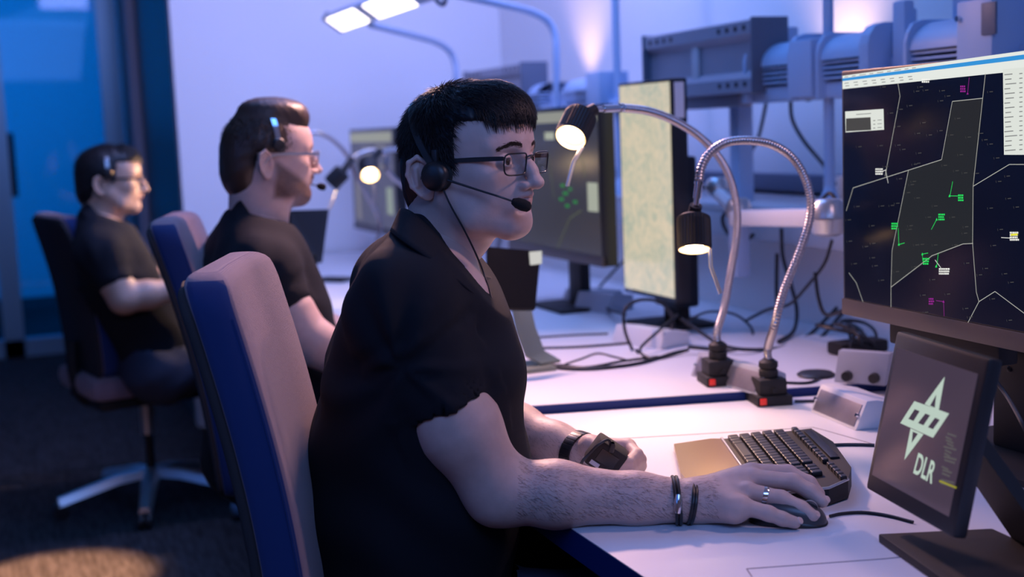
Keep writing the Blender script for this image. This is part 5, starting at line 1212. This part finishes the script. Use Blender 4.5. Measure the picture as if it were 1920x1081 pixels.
def el_of(J, s_): return J.get('md'+s_, J['el'+s_])
def shirt(root, J, toW, sleeve=(.56, .56), h=.0065, collar=True, neck_c=None, fold=1.0, cut=.0):
    f = torso_field(J, .006); hem = {}; slv = {}
    for i, s_ in enumerate('LR'):
        sh, el_ = J['sh'+s_], el_of(J, s_); e = sh+(el_-sh)*(sleeve[i]+.12); ax_ = nrm(el_-sh); hem[s_] = (sh+(el_-sh)*sleeve[i], ax_)
        q = Fld(); q.rc(sh, e, J.get('slr', .066), J.get('slh', .060), .04); slv[s_] = q
    nb = J['nb']; lat = nrm(J['shL']-J['shR'])
    P_ = np.array([J[k] for k in ('pel', 'nb', 'shL', 'shR', 'elL', 'elR')])
    lo = P_.min(0)-.2; hi = P_.max(0)+.14; lo[2] = J['pel'][2]-.16
    nd = nrm(toW(np.array([[-.0, 0, -.05]]))[0]-nb); fw = J['fwd']; store = {}
    def grab(G, X, Y, Z): store['G'] = G.copy(); return G
    SG = {}
    for s_ in 'LR': slv[s_].mesh(lo, hi, h, grab); SG[s_] = store['G']
    def post(G, X, Y, Z):
        for s_ in 'LR':
            p, a = hem[s_]; sh = J['sh'+s_]; el_ = el_of(J, s_); ba = el_-sh; L2 = ba@ba
            d = (X-p[0])*a[0]+(Y-p[1])*a[1]+(Z-p[2])*a[2]; t = ((X-sh[0])*ba[0]+(Y-sh[1])*ba[1]+(Z-sh[2])*ba[2])/L2
            dist = np.sqrt((X-sh[0]-t*ba[0])**2+(Y-sh[1]-t*ba[1])**2+(Z-sh[2]-t*ba[2])**2)
            Q = np.maximum(SG[s_], d); Q = np.maximum(Q, np.minimum(-(dist-(J.get('slh', .060)-.0055)), d+.03)) if h < .008 else Q
            k = .035; hh = np.maximum(k-np.abs(G-Q), 0)/k; G = np.minimum(G, Q)-hh*hh*k*.25*np.clip(-d/.06, 0, 1)
        ndc = nrm(nd+fw*cut); ns = nb+ndc*.030
        G = np.maximum(G, (X-ns[0])*ndc[0]+(Y-ns[1])*ndc[1]+(Z-ns[2])*ndc[2])
        G = np.maximum(G, (J['pel'][2]-.11)-Z+0*X+0*Y)
        return G
    V, Fq = f.mesh(lo, hi, h, post)
    V = smoothV(V, Fq, 2); N = vnorm(V, Fq)
    # drapery: long soft creases radiating from the armpit and across the waist
    disp = np.zeros(len(V))
    for s_ in 'LR':
        ap = J['sh'+s_]+(el_of(J, s_)-J['sh'+s_])*.30+np.array([0, 0, -.03])-fw*.02
        d = V-ap; r_ = np.linalg.norm(d, axis=1); side = nrm(J['sh'+s_]-(J['shL']+J['shR'])/2)
        ang = np.arctan2(d@np.array([0, 0, 1.]), d@fw); disp += .0045*np.sin(ang*7+r_*14+np.sin(ang*3+1)*1.2)*np.exp(-((r_-.11)/.07)**2)
        # rings round the sleeve near the elbow bend
        sh, el_ = J['sh'+s_], el_of(J, s_); t = ((V-sh)@(el_-sh))/((el_-sh)@(el_-sh)); ds = np.linalg.norm(V-sh-t[:, None]*(el_-sh), axis=1)
        disp += .0030*np.sin(t*26+(V@fw)*30+np.sin(V@nrm([1, 1, .3])*40))*np.exp(-((t-.40)/.18)**2)*(ds < .09)
        disp += .0022*((t > sleeve[0 if s_ == 'L' else 1]-.135) & (t < sleeve[0 if s_ == 'L' else 1]+.1) & (ds < .085))
    zz = V[:, 2]; fwdc = V@fw; latc = V@lat
    disp += .0045*np.sin(zz*42+fwdc*24+1.5*np.sin(latc*14)+1.2*np.sin(fwdc*17))*np.exp(-((zz-J['waist'][2]+.02)/.10)**2)
    disp += .0035*np.sin(fwdc*38-zz*30+np.sin(zz*25)*1.3)*np.exp(-((zz-J['chest'][2])/.09)**2)*.7
    for s_ in 'LR':
        sh, el_ = J['sh'+s_], el_of(J, s_); t = ((V-sh)@(el_-sh))/((el_-sh)@(el_-sh)); ds = np.linalg.norm(V-sh-t[:, None]*(el_-sh), axis=1)
        m_ = (t > .35) & (ds < .085); disp[m_] = np.maximum(disp[m_], -.0004)
    V = V+N*(disp*fold)[:, None]; V = smoothV(V, Fq, 1)
    return raw('polo_shirt', [(V, Fq)], [m_shirt], root), nd
def collar(root, pts_in, pts_out, m, name='collar', thick=.003):
    """strip between two world polylines, given thickness"""
    A = spline(np.array(pts_in), 8); B = spline(np.array(pts_out), 8); n = len(A); k = 6; mid = (A+B)/2; V = []
    for a, b in zip(A, B):
        for j in range(k+1): t = j/k; V.append(a*(1-t)+b*t)
    V = np.array(V); Fs = np.array([(i*(k+1)+j, i*(k+1)+j+1, (i+1)*(k+1)+j+1, (i+1)*(k+1)+j) for i in range(n-1) for j in range(k)])
    o = raw(name, [(V, Fs)], [m], root); md = o.modifiers.new('solid', 'SOLIDIFY'); md.thickness = thick; md.offset = 0
    return o
def leg_cloth(root, J, m, h=.010):
    f = Fld(); legs(f, J, .006); 
    for s_ in 'LR': f.rc(J['pel'], J['hip'+s_], .155, .12, .05)
    P_ = np.array([J[k] for k in ('pel', 'knL', 'knR', 'anL', 'anR', 'hipL', 'hipR')]); lo = P_.min(0)-.18; hi = P_.max(0)+.18; hi[2] = J['pel'][2]+.06
    V, Fq = f.mesh(lo, hi, h, lambda G, X, Y, Z: np.maximum(G, .09-Z+0*X+0*Y)); V = smoothV(V, Fq, 2); N = vnorm(V, Fq)
    V = V+N*(.003*np.sin(V[:, 0]*45+V[:, 1]*30+2*np.sin(V[:, 2]*30)))[:, None]; raw('trousers', [(V, Fq)], [m], root)
    for s_ in 'LR':
        a = J['an'+s_]; d = J['fwd']; f = Fld(); f.rc([a[0], a[1], .055], a+d*.14*[1, 1, 0]+[0, 0, .04-a[2]], .045, .038, .03); f.rc([a[0]-d[0]*.05, a[1]-d[1]*.05, .045], [a[0]+d[0]*.15, a[1]+d[1]*.15, .035], .035, .035, .02)
        V, Fq = f.mesh(a-[.2, .2, .15], a+[.26, .26, .1], .006, lambda G, X, Y, Z: np.maximum(G, .004-Z+0*X+0*Y)); raw('shoe', [(V, Fq)], [m_shoe], root)

def glasses(toW, label, mat=m_blk, rimw=.0012, lens=True):
    g_ = empty('spectacles', toW(np.array([[.11, 0, .025]]))[0], 0, label, 'glasses')
    def W(p): return toW(np.array(p))
    lw, lh = .0245, .0155
    for s_ in (-1, 1):
        cx = .1185; cy = s_*.0335; wrap = .10
        out = []
        for a in np.linspace(0, 2*PI, 41)[:-1]:
            ca, sa = math.cos(a), math.sin(a); y = lw*np.sign(ca)*abs(ca)**.35; z = lh*np.sign(sa)*abs(sa)**.38
            if z < 0: y *= 1-.10*abs(z)/lh
            out.append([cx-s_*y*wrap*1.2-.004*(y/lw)**2+z*.12, cy+y, .0225+z])
        out = np.array(out); mb = MB(); loop = np.vstack([out, out[:1]]); mb.tube(W(loop), rimw, 8, cap=False)
        top = out[(out[:, 2] > .0225+lh*.6)]; mb.build('rim', mat, g_)
        if lens:
            ins = out*1.0; mb = MB(); c = ins.mean(0); V = np.vstack([W(ins), W([c])]); n = len(ins)
            mb.add(V, [(i, (i+1) % n, n) for i in range(n)]); V2 = np.vstack([W(ins-[.0012, 0, 0]), W([c-[.0012, 0, 0]])]); mb.add(V2, [((i+1) % n, i, n) for i in range(n)]); mb.build('lens', m_lens, g_)
        # temple
        y0 = cy+s_*lw; mb = MB(); P = [[cx-.006, y0+s_*.001, .031], [cx-.012, y0+s_*.0035, .0315], [.05, s_*.072, .030], [.006, s_*.0795, .027], [-.012, s_*.080, .018], [-.022, s_*.080, .002]]
        Q = W(P); mb2 = [];
        A = spline(Q, 6); up = nrm(W([[0, 0, 1]])[0]-W([[0, 0, 0]])[0]); th = nrm(W([[0, 1, 0]])[0]-W([[0, 0, 0]])[0])
        V = [];
        for i, p in enumerate(A):
            hh = np.interp(i/len(A), [0, .12, .3, 1], [.0014, .0030, .0034, .0022]); V += [p+up*hh+th*.0009, p+up*hh-th*.0009, p-up*hh-th*.0009, p-up*hh+th*.0009]
        mb.add(V, [(i*4+j, i*4+(j+1) % 4, i*4+4+(j+1) % 4, i*4+4+j) for i in range(len(A)-1) for j in range(4)]+[(0, 1, 2, 3), tuple(len(V)-4+j for j in (3, 2, 1, 0))]); mb.build('temple', mat, g_)
    mb = MB(); mb.tube(W([[.1165, .0095, .031], [.1225, .004, .034], [.1225, -.004, .034], [.1165, -.0095, .031]]), rimw*1.2, 8, smooth=4); mb.build('bridge', mat, g_)
    for s_ in (-1, 1): MB().tube(W([[.114, s_*.0095, .026], [.110, s_*.009, .022], [.108, s_*.0095, .016]]), .0008, 6, smooth=3).lathe([(0, 0), (.003, .0004), (.003, .0012), (0, .0016)], W([[.107, s_*.0095, .015]])[0], nrm(W([[1, s_*.6, 0]])[0]-W([[0, 0, 0]])[0]), 12).build('nose_pad', m_lens, g_)
    return g_

# ------------------------------------------------------------------ the nearest operator
A3 = np.array
H1 = at(871, 334, Y=1.83); yaw1 = math.radians(-19.6-35.5)
fw1 = nrm([math.cos(math.radians(-16)), math.sin(math.radians(-16)), 0]); lt1 = A3([-fw1[1], fw1[0], 0])
nb1 = at(790, 437, Y=1.85)
J1 = dict(lw=.055, pel=A3([.540, 1.895, .575]), waist=A3([.560, 1.89, .78]), chest=A3([.568, 1.86, .94]), up=A3([.582, 1.86, 1.035]), nb=A3([.598, 1.855, 1.120]), chr=.134, upr=.104, slr=.066, slh=.0640, armr=.0590,
          shR=at(752, 575, Y=1.70), mdR=at(838, 765, Y=1.675), elR=A3([.610, 1.665, .790]), wrR=A3([.858, 1.552, .769]),
          shL=A3([.590, 2.045, 1.055]), elL=A3([.745, 2.065, .795]), wrL=at(1092, 850, Y=1.875), fwd=fw1, belly=.148,
          hipR=A3([.55, 1.77, .545]), hipL=A3([.57, 1.98, .545]), knR=A3([1.0, 1.66, .56]), knL=A3([1.02, 1.90, .56]), anR=A3([.98, 1.62, .09]), anL=A3([1.0, 1.92, .09]))
def handR(f, J):
    w_ = J['wrR']; Zi = [ ]
    imcp = at(1400, 893, Y=1.548); 
    mm = A3([.942, 1.528, .803]); mr = A3([.936, 1.507, .796]); mp = A3([.925, 1.489, .783]); mi = A3([.943, 1.549, .802])
    mi = at(1408, 884, Y=1.552); mm = at(1413, 896, Y=1.531); mr = at(1402, 921, Y=1.510); mp = at(1392, 948, Y=1.490)
    # palm: metacarpal fan
    for m_, r_ in ((mi, .0125), (mm, .0130), (mr, .0125), (mp, .0115)): f.rc(w_+(m_-w_)*.10, m_, .024, r_, .014)
    f.rc(w_+A3([.02, 0, -.004]), (mp+mr)/2+A3([-.02, -.004, -.014]), .022, .017, .02)
    f.rc(w_+A3([.02, .012, -.004]), (mi+mm)/2+A3([-.015, .006, -.012]), .022, .017, .02)
    # fingers
    f.chain([mi, at(1478, 886, Y=1.532), at(1517, 905, Y=1.510), at(1535, 925, Y=1.498)], [.0125, .0114, .0103, .0090], .005)
    f.chain([mm, at(1487, 903, Y=1.505), at(1519, 921, Y=1.488), at(1541, 939, Y=1.474)], [.0130, .0121, .0108, .0096], .005)
    f.chain([mr, at(1465, 935, Y=1.485), at(1502, 953, Y=1.465), at(1523, 967, Y=1.452)], [.0127, .0120, .0108, .0096], .005)
    f.chain([mp, at(1441, 962, Y=1.468), at(1467, 972, Y=1.457), at(1490, 979, Y=1.450)], [.0118, .0106, .0096, .0086], .005)
    # thumb on the far side of the mouse
    f.chain([w_+A3([.025, .018, -.004]), w_+A3([.062, .028, -.012]), A3([.960, 1.560, .757]), A3([.990, 1.545, .752])], [.017, .014, .0115, .0095], .010)
def handL(f, J):
    w_ = J['wrL']
    d = nrm(at(1190, 845, Y=1.82)-w_); 
    mcp = [at(1178, 836, Y=1.835), at(1184, 846, Y=1.845), at(1184, 860, Y=1.850), at(1180, 873, Y=1.850)]
    pip = [at(1194, 852, Y=1.800), at(1199, 861, Y=1.805), at(1200, 872, Y=1.812), at(1195, 882, Y=1.818)]
    dip = [at(1178, 868, Y=1.775), at(1180, 877, Y=1.778), at(1182, 886, Y=1.785), at(1180, 892, Y=1.795)]
    tip = [at(1160, 868, Y=1.772), at(1160, 878, Y=1.775), at(1162, 887, Y=1.780), at(1164, 893, Y=1.79)]
    for m_ in mcp: f.rc(w_+(m_-w_)*.12, m_, .025, .0125, .014)
    for a, b, c, e, r_ in zip(mcp, pip, dip, tip, (.0108, .0112, .0106, .0098)): f.chain([a, b, c, e], [r_, r_*.95, r_*.86, r_*.78], .005)
    f.chain([w_+d*.010+A3([0, -.012, .012]), at(1108, 836, Y=1.845), at(1130, 842, Y=1.815), at(1152, 842, Y=1.80)], [.016, .0155, .0115, .0098], .012)
P1, toW1, toL1 = person('person in a black polo shirt with black hair, spectacles and headset, nearest', H1, yaw1, J1, m_skin, m_hair, hands={'R': handR, 'L': handL}, pitch=math.radians(1), fine=True)
shirt1, nd1 = shirt(P1, J1, toW1, sleeve=(.62, 1.0), h=.0058, fold=1.25, cut=.38)
leg_cloth(P1, J1, m_jean)
# collar: runs from the open front round the nape; near side visible
def ringpts(c, r, n_, angs, lift):
    return [c+n_*lf+(math.cos(a)*fw1*r[0]+math.sin(a)*lt1*r[1]) for a, lf in zip(angs, lift)]
cin = [at(888, 519, Y=1.745), at(850, 478, Y=1.730), at(808, 430, Y=1.755), at(770, 396, Y=1.785), at(751, 391, Y=1.85), at(775, 400, Y=1.91), at(820, 440, Y=1.94), at(880, 490, Y=1.90)]
cout = [at(912, 572, Y=1.700), at(862, 530, Y=1.660), at(805, 486, Y=1.675), at(752, 450, Y=1.725), at(733, 432, Y=1.85), at(757, 440, Y=1.95), at(840, 470, Y=1.99), at(912, 545, Y=1.93)]
collar(P1, cin, cout, m_shirt)
# placket running down the chest
pl = [at(886, 515, Y=1.80), at(903, 545, Y=1.80), at(920, 600, Y=1.81), at(930, 660, Y=1.82)]; pr_ = [at(905, 520, Y=1.86), at(925, 560, Y=1.86), at(940, 610, Y=1.86), at(946, 665, Y=1.86)]
collar(P1, [p+fw1*.012 for p in pl], [p+fw1*.012 for p in pr_], m_shirt, 'placket', .003)
for k, (x, y) in enumerate(((914, 560),)): MB().lathe([(0, .002), (.005, .002), (.0055, 0)], at(x, y, Y=1.79)+fw1*.01, nrm([.6, -.8, .1]), 14).build('button', m_blk, P1)
# fine dark hair on the forearm
r_ = np.random.default_rng(4); bd = [o for o in P1.children if o.name.startswith('body')][0]; me_ = bd.data; n_ = len(me_.vertices); VV = np.zeros(n_*3); me_.vertices.foreach_get('co', VV); VV = VV.reshape(-1, 3); NN = np.zeros(n_*3); me_.vertices.foreach_get('normal', NN); NN = NN.reshape(-1, 3)
VV = VV+np.array(P1.location); hv = []; hf_ = []
for s_, cnt in (('R', 3600), ('L', 1500)):
    e_, w_ = J1['el'+s_], J1['wr'+s_]; d_ = w_-e_; t_ = ((VV-e_)@d_)/(d_@d_); dist_ = np.linalg.norm(VV-e_-t_[:, None]*d_, axis=1)
    idx_ = np.where((t_ > .10) & (t_ < 1.12) & (dist_ < .07) & (NN[:, 2] > -.5))[0]
    for i_ in r_.choice(idx_, cnt):
        p_, n0_ = VV[i_], NN[i_]; dd = nrm(nrm(d_)+r_.normal(size=3)*.25+np.array([0, 0, -.45])); dd = nrm(dd-n0_*np.dot(dd, n0_)*.8); L_ = r_.uniform(.006, .013); sd_ = nrm(np.cross(dd, n0_))*.00011; b_ = len(hv)
        hv += [p_-sd_, p_+sd_, p_+dd*L_*.6+n0_*.0014+sd_*.7, p_+dd*L_*.6+n0_*.0014-sd_*.7]; hf_.append((b_, b_+1, b_+2, b_+3))
raw('arm_hair', [(np.array(hv), np.array(hf_))], [m_hairb], P1)
glasses(toW1, 'black framed rectangular spectacles on the nearest operator')
# fingernails
mb = MB()
for (x, y, Yv) in ((1542, 938, 1.474), (1523, 966, 1.452), (1491, 978, 1.450)):
    p = at(x, y, Y=Yv); n_ = nrm([.35, -.75, .55]); mb.lathe([(0, .0012), (.0045, .0008), (.0055, -.0008)], p+n_*.0078+A3([.002, -.0, -.001]), n_, 14)
mb.build('fingernails', M('nail', (.72, .50, .44), .3), P1)
# ring
ra = at(1402, 921, Y=1.510); rb = at(1465, 935, Y=1.485); rc_ = ra+(rb-ra)*.52; ax_ = nrm(rb-ra)
tag(MB().lathe([(.0118, -.0032), (.0126, -.0032), (.0130, 0), (.0126, .0032), (.0118, .0032), (.0118, -.0032)], rc_, ax_, 36).build('finger_ring', m_chrome), 'silver ring on the mouse hand', 'ring')
# bracelets
def band(px, Yv, r, ry, m, tiltv=0, n=60):
    c = at(px[0], px[1], Y=Yv); ax = nrm(J1['wrR']-J1['elR']); u = nrm(np.cross(ax, [0, 0, 1.])); v = np.cross(u, ax)
    return c, ax, u, v
def ringtube(mb, c, u, v, ru, rv, r, ax, tilt=0):
    mb.tube([c+u*ru*math.cos(a)+v*rv*math.sin(a)+ax*tilt*math.sin(a) for a in np.linspace(0, 2*PI, 49)], r, 8, cap=False)
wr_c = lambda t: J1['elR']+(J1['wrR']-J1['elR'])*t
ax = nrm(J1['wrR']-J1['elR']); uu = nrm(np.cross(ax, [0, 0, 1.])); vv = np.cross(uu, ax)
bl_ = empty('bracelet', wr_c(.93), 0, 'black double cord bracelet with a silver clasp on the right wrist', 'bracelet')
mb = MB()
for dx in (-.0026, .0026): ringtube(mb, wr_c(.925)+ax*dx, uu, vv, .0405, .0325, .0026, ax, -.004)
mb.build('cords', m_blk, bl_)
_a = .22; cc_ = wr_c(.925)+uu*.0425*math.cos(_a)+vv*.0335*math.sin(_a)-ax*.004*math.sin(_a); mb = MB(); d_ = nrm(-uu*.0405*math.sin(_a)+vv*.0325*math.cos(_a)); mb.lathe([(.0, -.013), (.0040, -.013), (.0055, -.006), (.0058, 0), (.0055, .006), (.0040, .013), (0, .013)], cc_, d_, 24); mb.build('clasp', m_chrome, bl_)
bl2 = MB(); 
for dx in (-.003, .001): ringtube(bl2, wr_c(1.005)+ax*dx, uu, vv, .0385, .0300, .0026, ax, .003)
tag(bl2.build('bracelet', m_blk), 'plain black double cord bracelet nearer the hand', 'bracelet')
# watch on the left wrist
wc = J1['elL']+(J1['wrL']-J1['elL'])*.96; wax = nrm(J1['wrL']-J1['elL']); wu = nrm(np.cross(wax, [0, 0, 1.])); wv = np.cross(wu, wax)
wa = empty('wristwatch', wc, 0, 'black link wristwatch on the left wrist', 'watch')
mb = MB()
for a in np.linspace(0, 2*PI, 25)[:-1]:
    c_ = wc+wu*.037*math.cos(a)+wv*.033*math.sin(a); o_ = nrm(wu*math.cos(a)+wv*math.sin(a)); t_ = np.cross(wax, o_)
    mb.box((-.010, -.0045, -.002), (.010, .0045, .002), R=A3([wax, t_, o_]).T, o=c_, bev=.001)
mb.build('link_strap', m_blk, wa); wo = wu if wu[1] > 0 else -wu; c_ = wc+wo*.038; MB().lathe([(0, .006), (.015, .006), (.018, .003), (.018, -.003), (0, -.003)], c_, wo, 28).build('watch_face', m_blk, wa)
# hand-held switch box
dvc = empty('push_to_talk_switch', at(1135, 850, Y=1.775), 0, 'black hand-held switch box with a cable in the left hand', 'switch')
q = [at(1113, 835, Y=1.765), at(1143, 817, Y=1.79), at(1170, 850, Y=1.79), at(1143, 862, Y=1.76)]
o_ = at(1136, 853, Y=1.79); R_ = np.array(Matrix.Rotation(math.radians(-20), 3, 'Z') @ Matrix.Rotation(math.radians(36), 3, 'Y') @ Matrix.Rotation(math.radians(8), 3, 'X'))
MB().box((-.027, -.022, -.024), (.027, .018, .024), R=R_, o=o_, bev=.006).build('switch_body', m_blkm, dvc)
MB().box((-.016, -.0235, -.008), (.016, -.0205, .014), R=R_, o=o_, bev=.001).build('recessed_top', m_blk, dvc)
MB().box((-.0265, -.014, -.0265), (-.010, .006, -.0235), R=R_, o=o_, bev=.0005).build('small_label', m_grey, dvc)
MB().box((-.020, -.0238, -.018), (-.004, -.0222, -.011), R=R_, o=o_).build('small_label', m_grey, dvc)
MB().tube([at(1146, 838, Y=1.755), at(1140, 824, Y=1.755), at(1122, 833, Y=1.755), at(1105, 850, Y=1.76), at(1092, 864, Y=1.76), at(1085, 885, Y=1.75)], .0024, 8, smooth=5).lathe([(0, 0), (.005, .0), (.005, .012), (.003, .016)], at(1146, 845, Y=1.757), nrm([0, -.4, .9]), 14).build('switch_cable', m_cable, dvc)
# headset
def headset(toW, label, side=-1, slant=.080, top=.101, mic=True, n=1, cup=True, boom=None, cable_pts=None, fine=True, band_m=m_blk):
    W = lambda p: toW(np.array(p, float)); r = empty('headset', W([[0, 0, .1]])[0], 0, label, 'headset'); sd = side
    arc = [[.012-slant*math.sin(a), sd*.0915*math.cos(a), .020+top*math.sin(a)] for a in np.linspace(.06, PI-.25, 22)]
    A = W(arc); c = W([[0, 0, .05]])[0]; fx = nrm(W([[1, 0, 0]])[0]-W([[0, 0, 0]])[0]); V = []
    for p in A:
        o_ = nrm(p-c); V += [p+fx*.0065, p+fx*.006+o_*.002, p-fx*.006+o_*.002, p-fx*.0065]
    MB().add(V, [(i*4+j, i*4+(j+1) % 4, i*4+4+(j+1) % 4, i*4+4+j) for i in range(len(A)-1) for j in range(4)]+[(3, 2, 1, 0), tuple(len(V)-4+j for j in range(4))]).build('headband', band_m, r)
    # temple pad at the far end
    e = arc[-1]; ax = nrm(W([[0, sd, 0]])[0]-W([[0, 0, 0]])[0])
    MB().lathe([(0, .006), (.012, .005), (.016, 0), (.012, -.006), (0, -.007)], W([e])[0]-ax*.002*0, ax, 20).build('temple_pad', m_blk, r)
    if cup:
        cc = W([[.011, sd*.086, .008]])[0]; ax2 = nrm(ax+fx*.12)
        MB().lathe([(0, .014), (.010, .0135), (.018, .011), (.0215, .006), (.0225, 0), (.0205, -.003), (.0205, -.006), (0, -.006)], cc, ax2, 40).build('ear_cup', m_blk, r)
        MB().lathe([(.012, -.004), (.0205, -.005), (.023, -.009), (.020, -.014), (0, -.014)], cc, ax2, 40).build('ear_cushion', m_blkm, r)
        MB().box((-.005, -.0035, -.0), (.005, .0035, .030), R=A3([fx, ax, np.cross(fx, ax)*1]).T if False else A3([fx, ax, nrm(W([[0, 0, 1]])[0]-W([[0, 0, 0]])[0])]).T, o=cc+ax*-.0+W([[0, 0, .008]])[0]-W([[0, 0, 0]])[0], bev=.002).build('band_slider', m_blk, r)
    if boom is not None:
        MB().tube(boom[:-1], [.0022, .0017, .0015, .0015], 8, smooth=6).build('mic_boom', m_blk, r)
        a, b = boom[-2], boom[-1]; d = nrm(b-a); L = np.linalg.norm(b-a)
        MB().lathe([(0, -.002), (.0045, 0), (.0078, L*.25), (.0088, L*.6), (.0075, L*.9), (.004, L*1.02), (0, L*1.05)], a, d, 24).build('mic_foam', M('mic_foam', (.008, .008, .008), 1, bump=('noise', 900, .8, .001)), r)
    if cable_pts is not None: MB().tube(cable_pts, .0014, 8, smooth=8).build('headset_cable', m_cable, r)
    return r
cup1 = toW1(A3([[.006, -.098, .008]]))[0]; yb = cup1[1]
bm = [at(822, 333, Y=yb-.005), at(850, 341, Y=yb-.02), at(900, 357, Y=yb-.045), at(935, 368, Y=1.705), at(961, 377, Y=1.700), at(994, 389, Y=1.698)]
cb1 = [at(829, 350, Y=yb), at(845, 385, Y=yb-.01), at(870, 430, Y=yb-.015), at(892, 475, Y=yb-.01), at(908, 515, Y=yb-.005), at(922, 560, Y=1.735), at(930, 610, Y=1.74), at(936, 660, Y=1.75), at(928, 700, Y=1.75)]
headset(toW1, 'black one-ear headset with a foam microphone on the nearest operator', -1, boom=bm, cable_pts=cb1)

# ------------------------------------------------------------------ second operator
H2 = at(494, 312, Y=2.94); yaw2 = math.radians(6)
fw2 = A3([1., .05, 0])
J2 = dict(pel=A3([.60, 2.98, .575]), waist=A3([.56, 2.97, .76]), chest=A3([.515, 2.95, .93]), up=A3([.515, 2.94, 1.03]), nb=A3([.510, 2.94, 1.10]),
          shR=at(492, 505, Y=2.75), elR=at(572, 628, Y=2.70), wrR=at(668, 700, Y=2.66)*[1, 1, 0]+[0, 0, ZF+.035],
          shL=A3([.50, 3.13, 1.03]), elL=A3([.72, 3.14, .80]), wrL=A3([.95, 3.05, ZF+.03]), fwd=fw2, belly=.125, chr=.115,
          hipR=A3([.58, 2.88, .545]), hipL=A3([.58, 3.08, .545]), knR=A3([.88, 2.84, .56]), knL=A3([.88, 3.12, .56]), anR=A3([.86, 2.84, .09]), anL=A3([.86, 3.14, .09]))
P2, toW2, toL2 = person('person in a black polo shirt with brown hair and short beard, middle of the row', H2, yaw2, J2, m_skin, m_hairb, fine=False, res=.8, beard=True, hairkind='brushed', pitch=math.radians(4), roll=0)
shirt(P2, J2, toW2, sleeve=(.6, .62), h=.010, fold=.8); leg_cloth(P2, J2, m_jean, .014)
ci = [at(545, 545, Y=2.88), at(505, 470, Y=2.84), at(470, 405, Y=2.86), at(447, 366, Y=2.93), at(470, 390, Y=3.02), at(530, 470, Y=3.05)]
cu_ = [at(560, 600, Y=2.85), at(500, 510, Y=2.79), at(455, 440, Y=2.80), at(432, 400, Y=2.93), at(450, 420, Y=3.06), at(545, 500, Y=3.10)]
collar(P2, ci, cu_, m_shirt, thick=.004)
glasses(toW2, 'thin spectacles on the bearded operator, catching lamp light', m_silver, rimw=.0012)
yb = H2[1]
W2 = lambda p: toW2(A3([p]))[0]
headset(toW2, 'black headset with a thin metal band on the bearded operator', 1, boom=[W2([.006, .09, .008]), W2([.05, .085, -.02]), W2([.10, .06, -.035]), W2([.128, .030, -.040]), W2([.135, .018, -.042]), W2([.150, .004, -.046])], band_m=m_chrome, slant=.012, top=.117)
# ------------------------------------------------------------------ third operator
H3 = at(199, 350, Y=4.50); yaw3 = math.radians(-6)
fw3 = A3([1., -.04, 0])
dz3 = -.05
J3 = dict(pel=A3([.44, 4.55, .56]), waist=A3([.38, 4.54, .72]), chest=A3([.305, 4.50, .88]), up=A3([.285, 4.50, .975]), nb=A3([.265, 4.50, 1.045]),
          shR=at(185, 472, Y=4.32), elR=at(232, 560, Y=4.28), wrR=at(318, 545, Y=4.30), shL=A3([.27, 4.70, .98]), elL=A3([.46, 4.72, .80]), wrL=A3([.62, 4.62, .86]), fwd=fw3, belly=.115, chr=.112, girth=.92,
          hipR=A3([.42, 4.42, .54]), hipL=A3([.42, 4.62, .54]), knR=A3([.72, 4.38, .55]), knL=A3([.72, 4.66, .55]), anR=A3([.70, 4.36, .09]), anL=A3([.72, 4.68, .09]))
J3['wrR'] = J3['elR']+nrm(J3['wrR']-J3['elR'])*.25
P3, toW3, toL3 = person('person in a black polo shirt with dark hair and glasses, farthest in the row', H3, yaw3, J3, m_skin2, m_hair, fine=False, res=1.1, hairkind='fringe', pitch=math.radians(4), neckoff=(-.04, 0, -.14))
shirt(P3, J3, toW3, sleeve=(.62, .70), h=.012, fold=.8); leg_cloth(P3, J3, m_jean, .016)
ci = [at(240, 530, Y=4.42), at(215, 460, Y=4.40), at(185, 405, Y=4.41), at(162, 375, Y=4.49), at(185, 395, Y=4.58), at(232, 450, Y=4.6)]
cu_ = [at(245, 560, Y=4.38), at(205, 480, Y=4.35), at(170, 425, Y=4.36), at(150, 395, Y=4.49), at(172, 410, Y=4.64), at(240, 480, Y=4.66)]
collar(P3, ci, cu_, m_shirt, thick=.004)
glasses(toW3, 'dark spectacles on the operator farthest away', m_blk, rimw=.0014)
W3 = lambda p: toW3(A3([p]))[0]
headset(toW3, 'black headset with a pale band on the operator farthest away', 1, boom=None, band_m=m_silver, slant=.012, top=.119)

# ------------------------------------------------------------------ repeats share a group
GR = {'chair': 'office chairs of the operators', 'desk': 'white desks in the row', 'monitor': 'monitors along the desks', 'lamp': 'gooseneck lamps on the desks', 'person': 'operators in black polo shirts',
      'cable': 'black cables on and behind the desks', 'glasses': 'spectacles worn by the operators', 'headset': 'headsets worn by the operators', 'bracelet': 'cord bracelets on the right wrist', 'pole': 'thin poles on the rail', 'housing': 'grey housings on the rail', 'socket': 'sockets on the wall trunking'}
for o in list(C.objects):
    if o.parent is None and o.get('category') in GR and not o.get('group'): o['group'] = GR[o['category']]
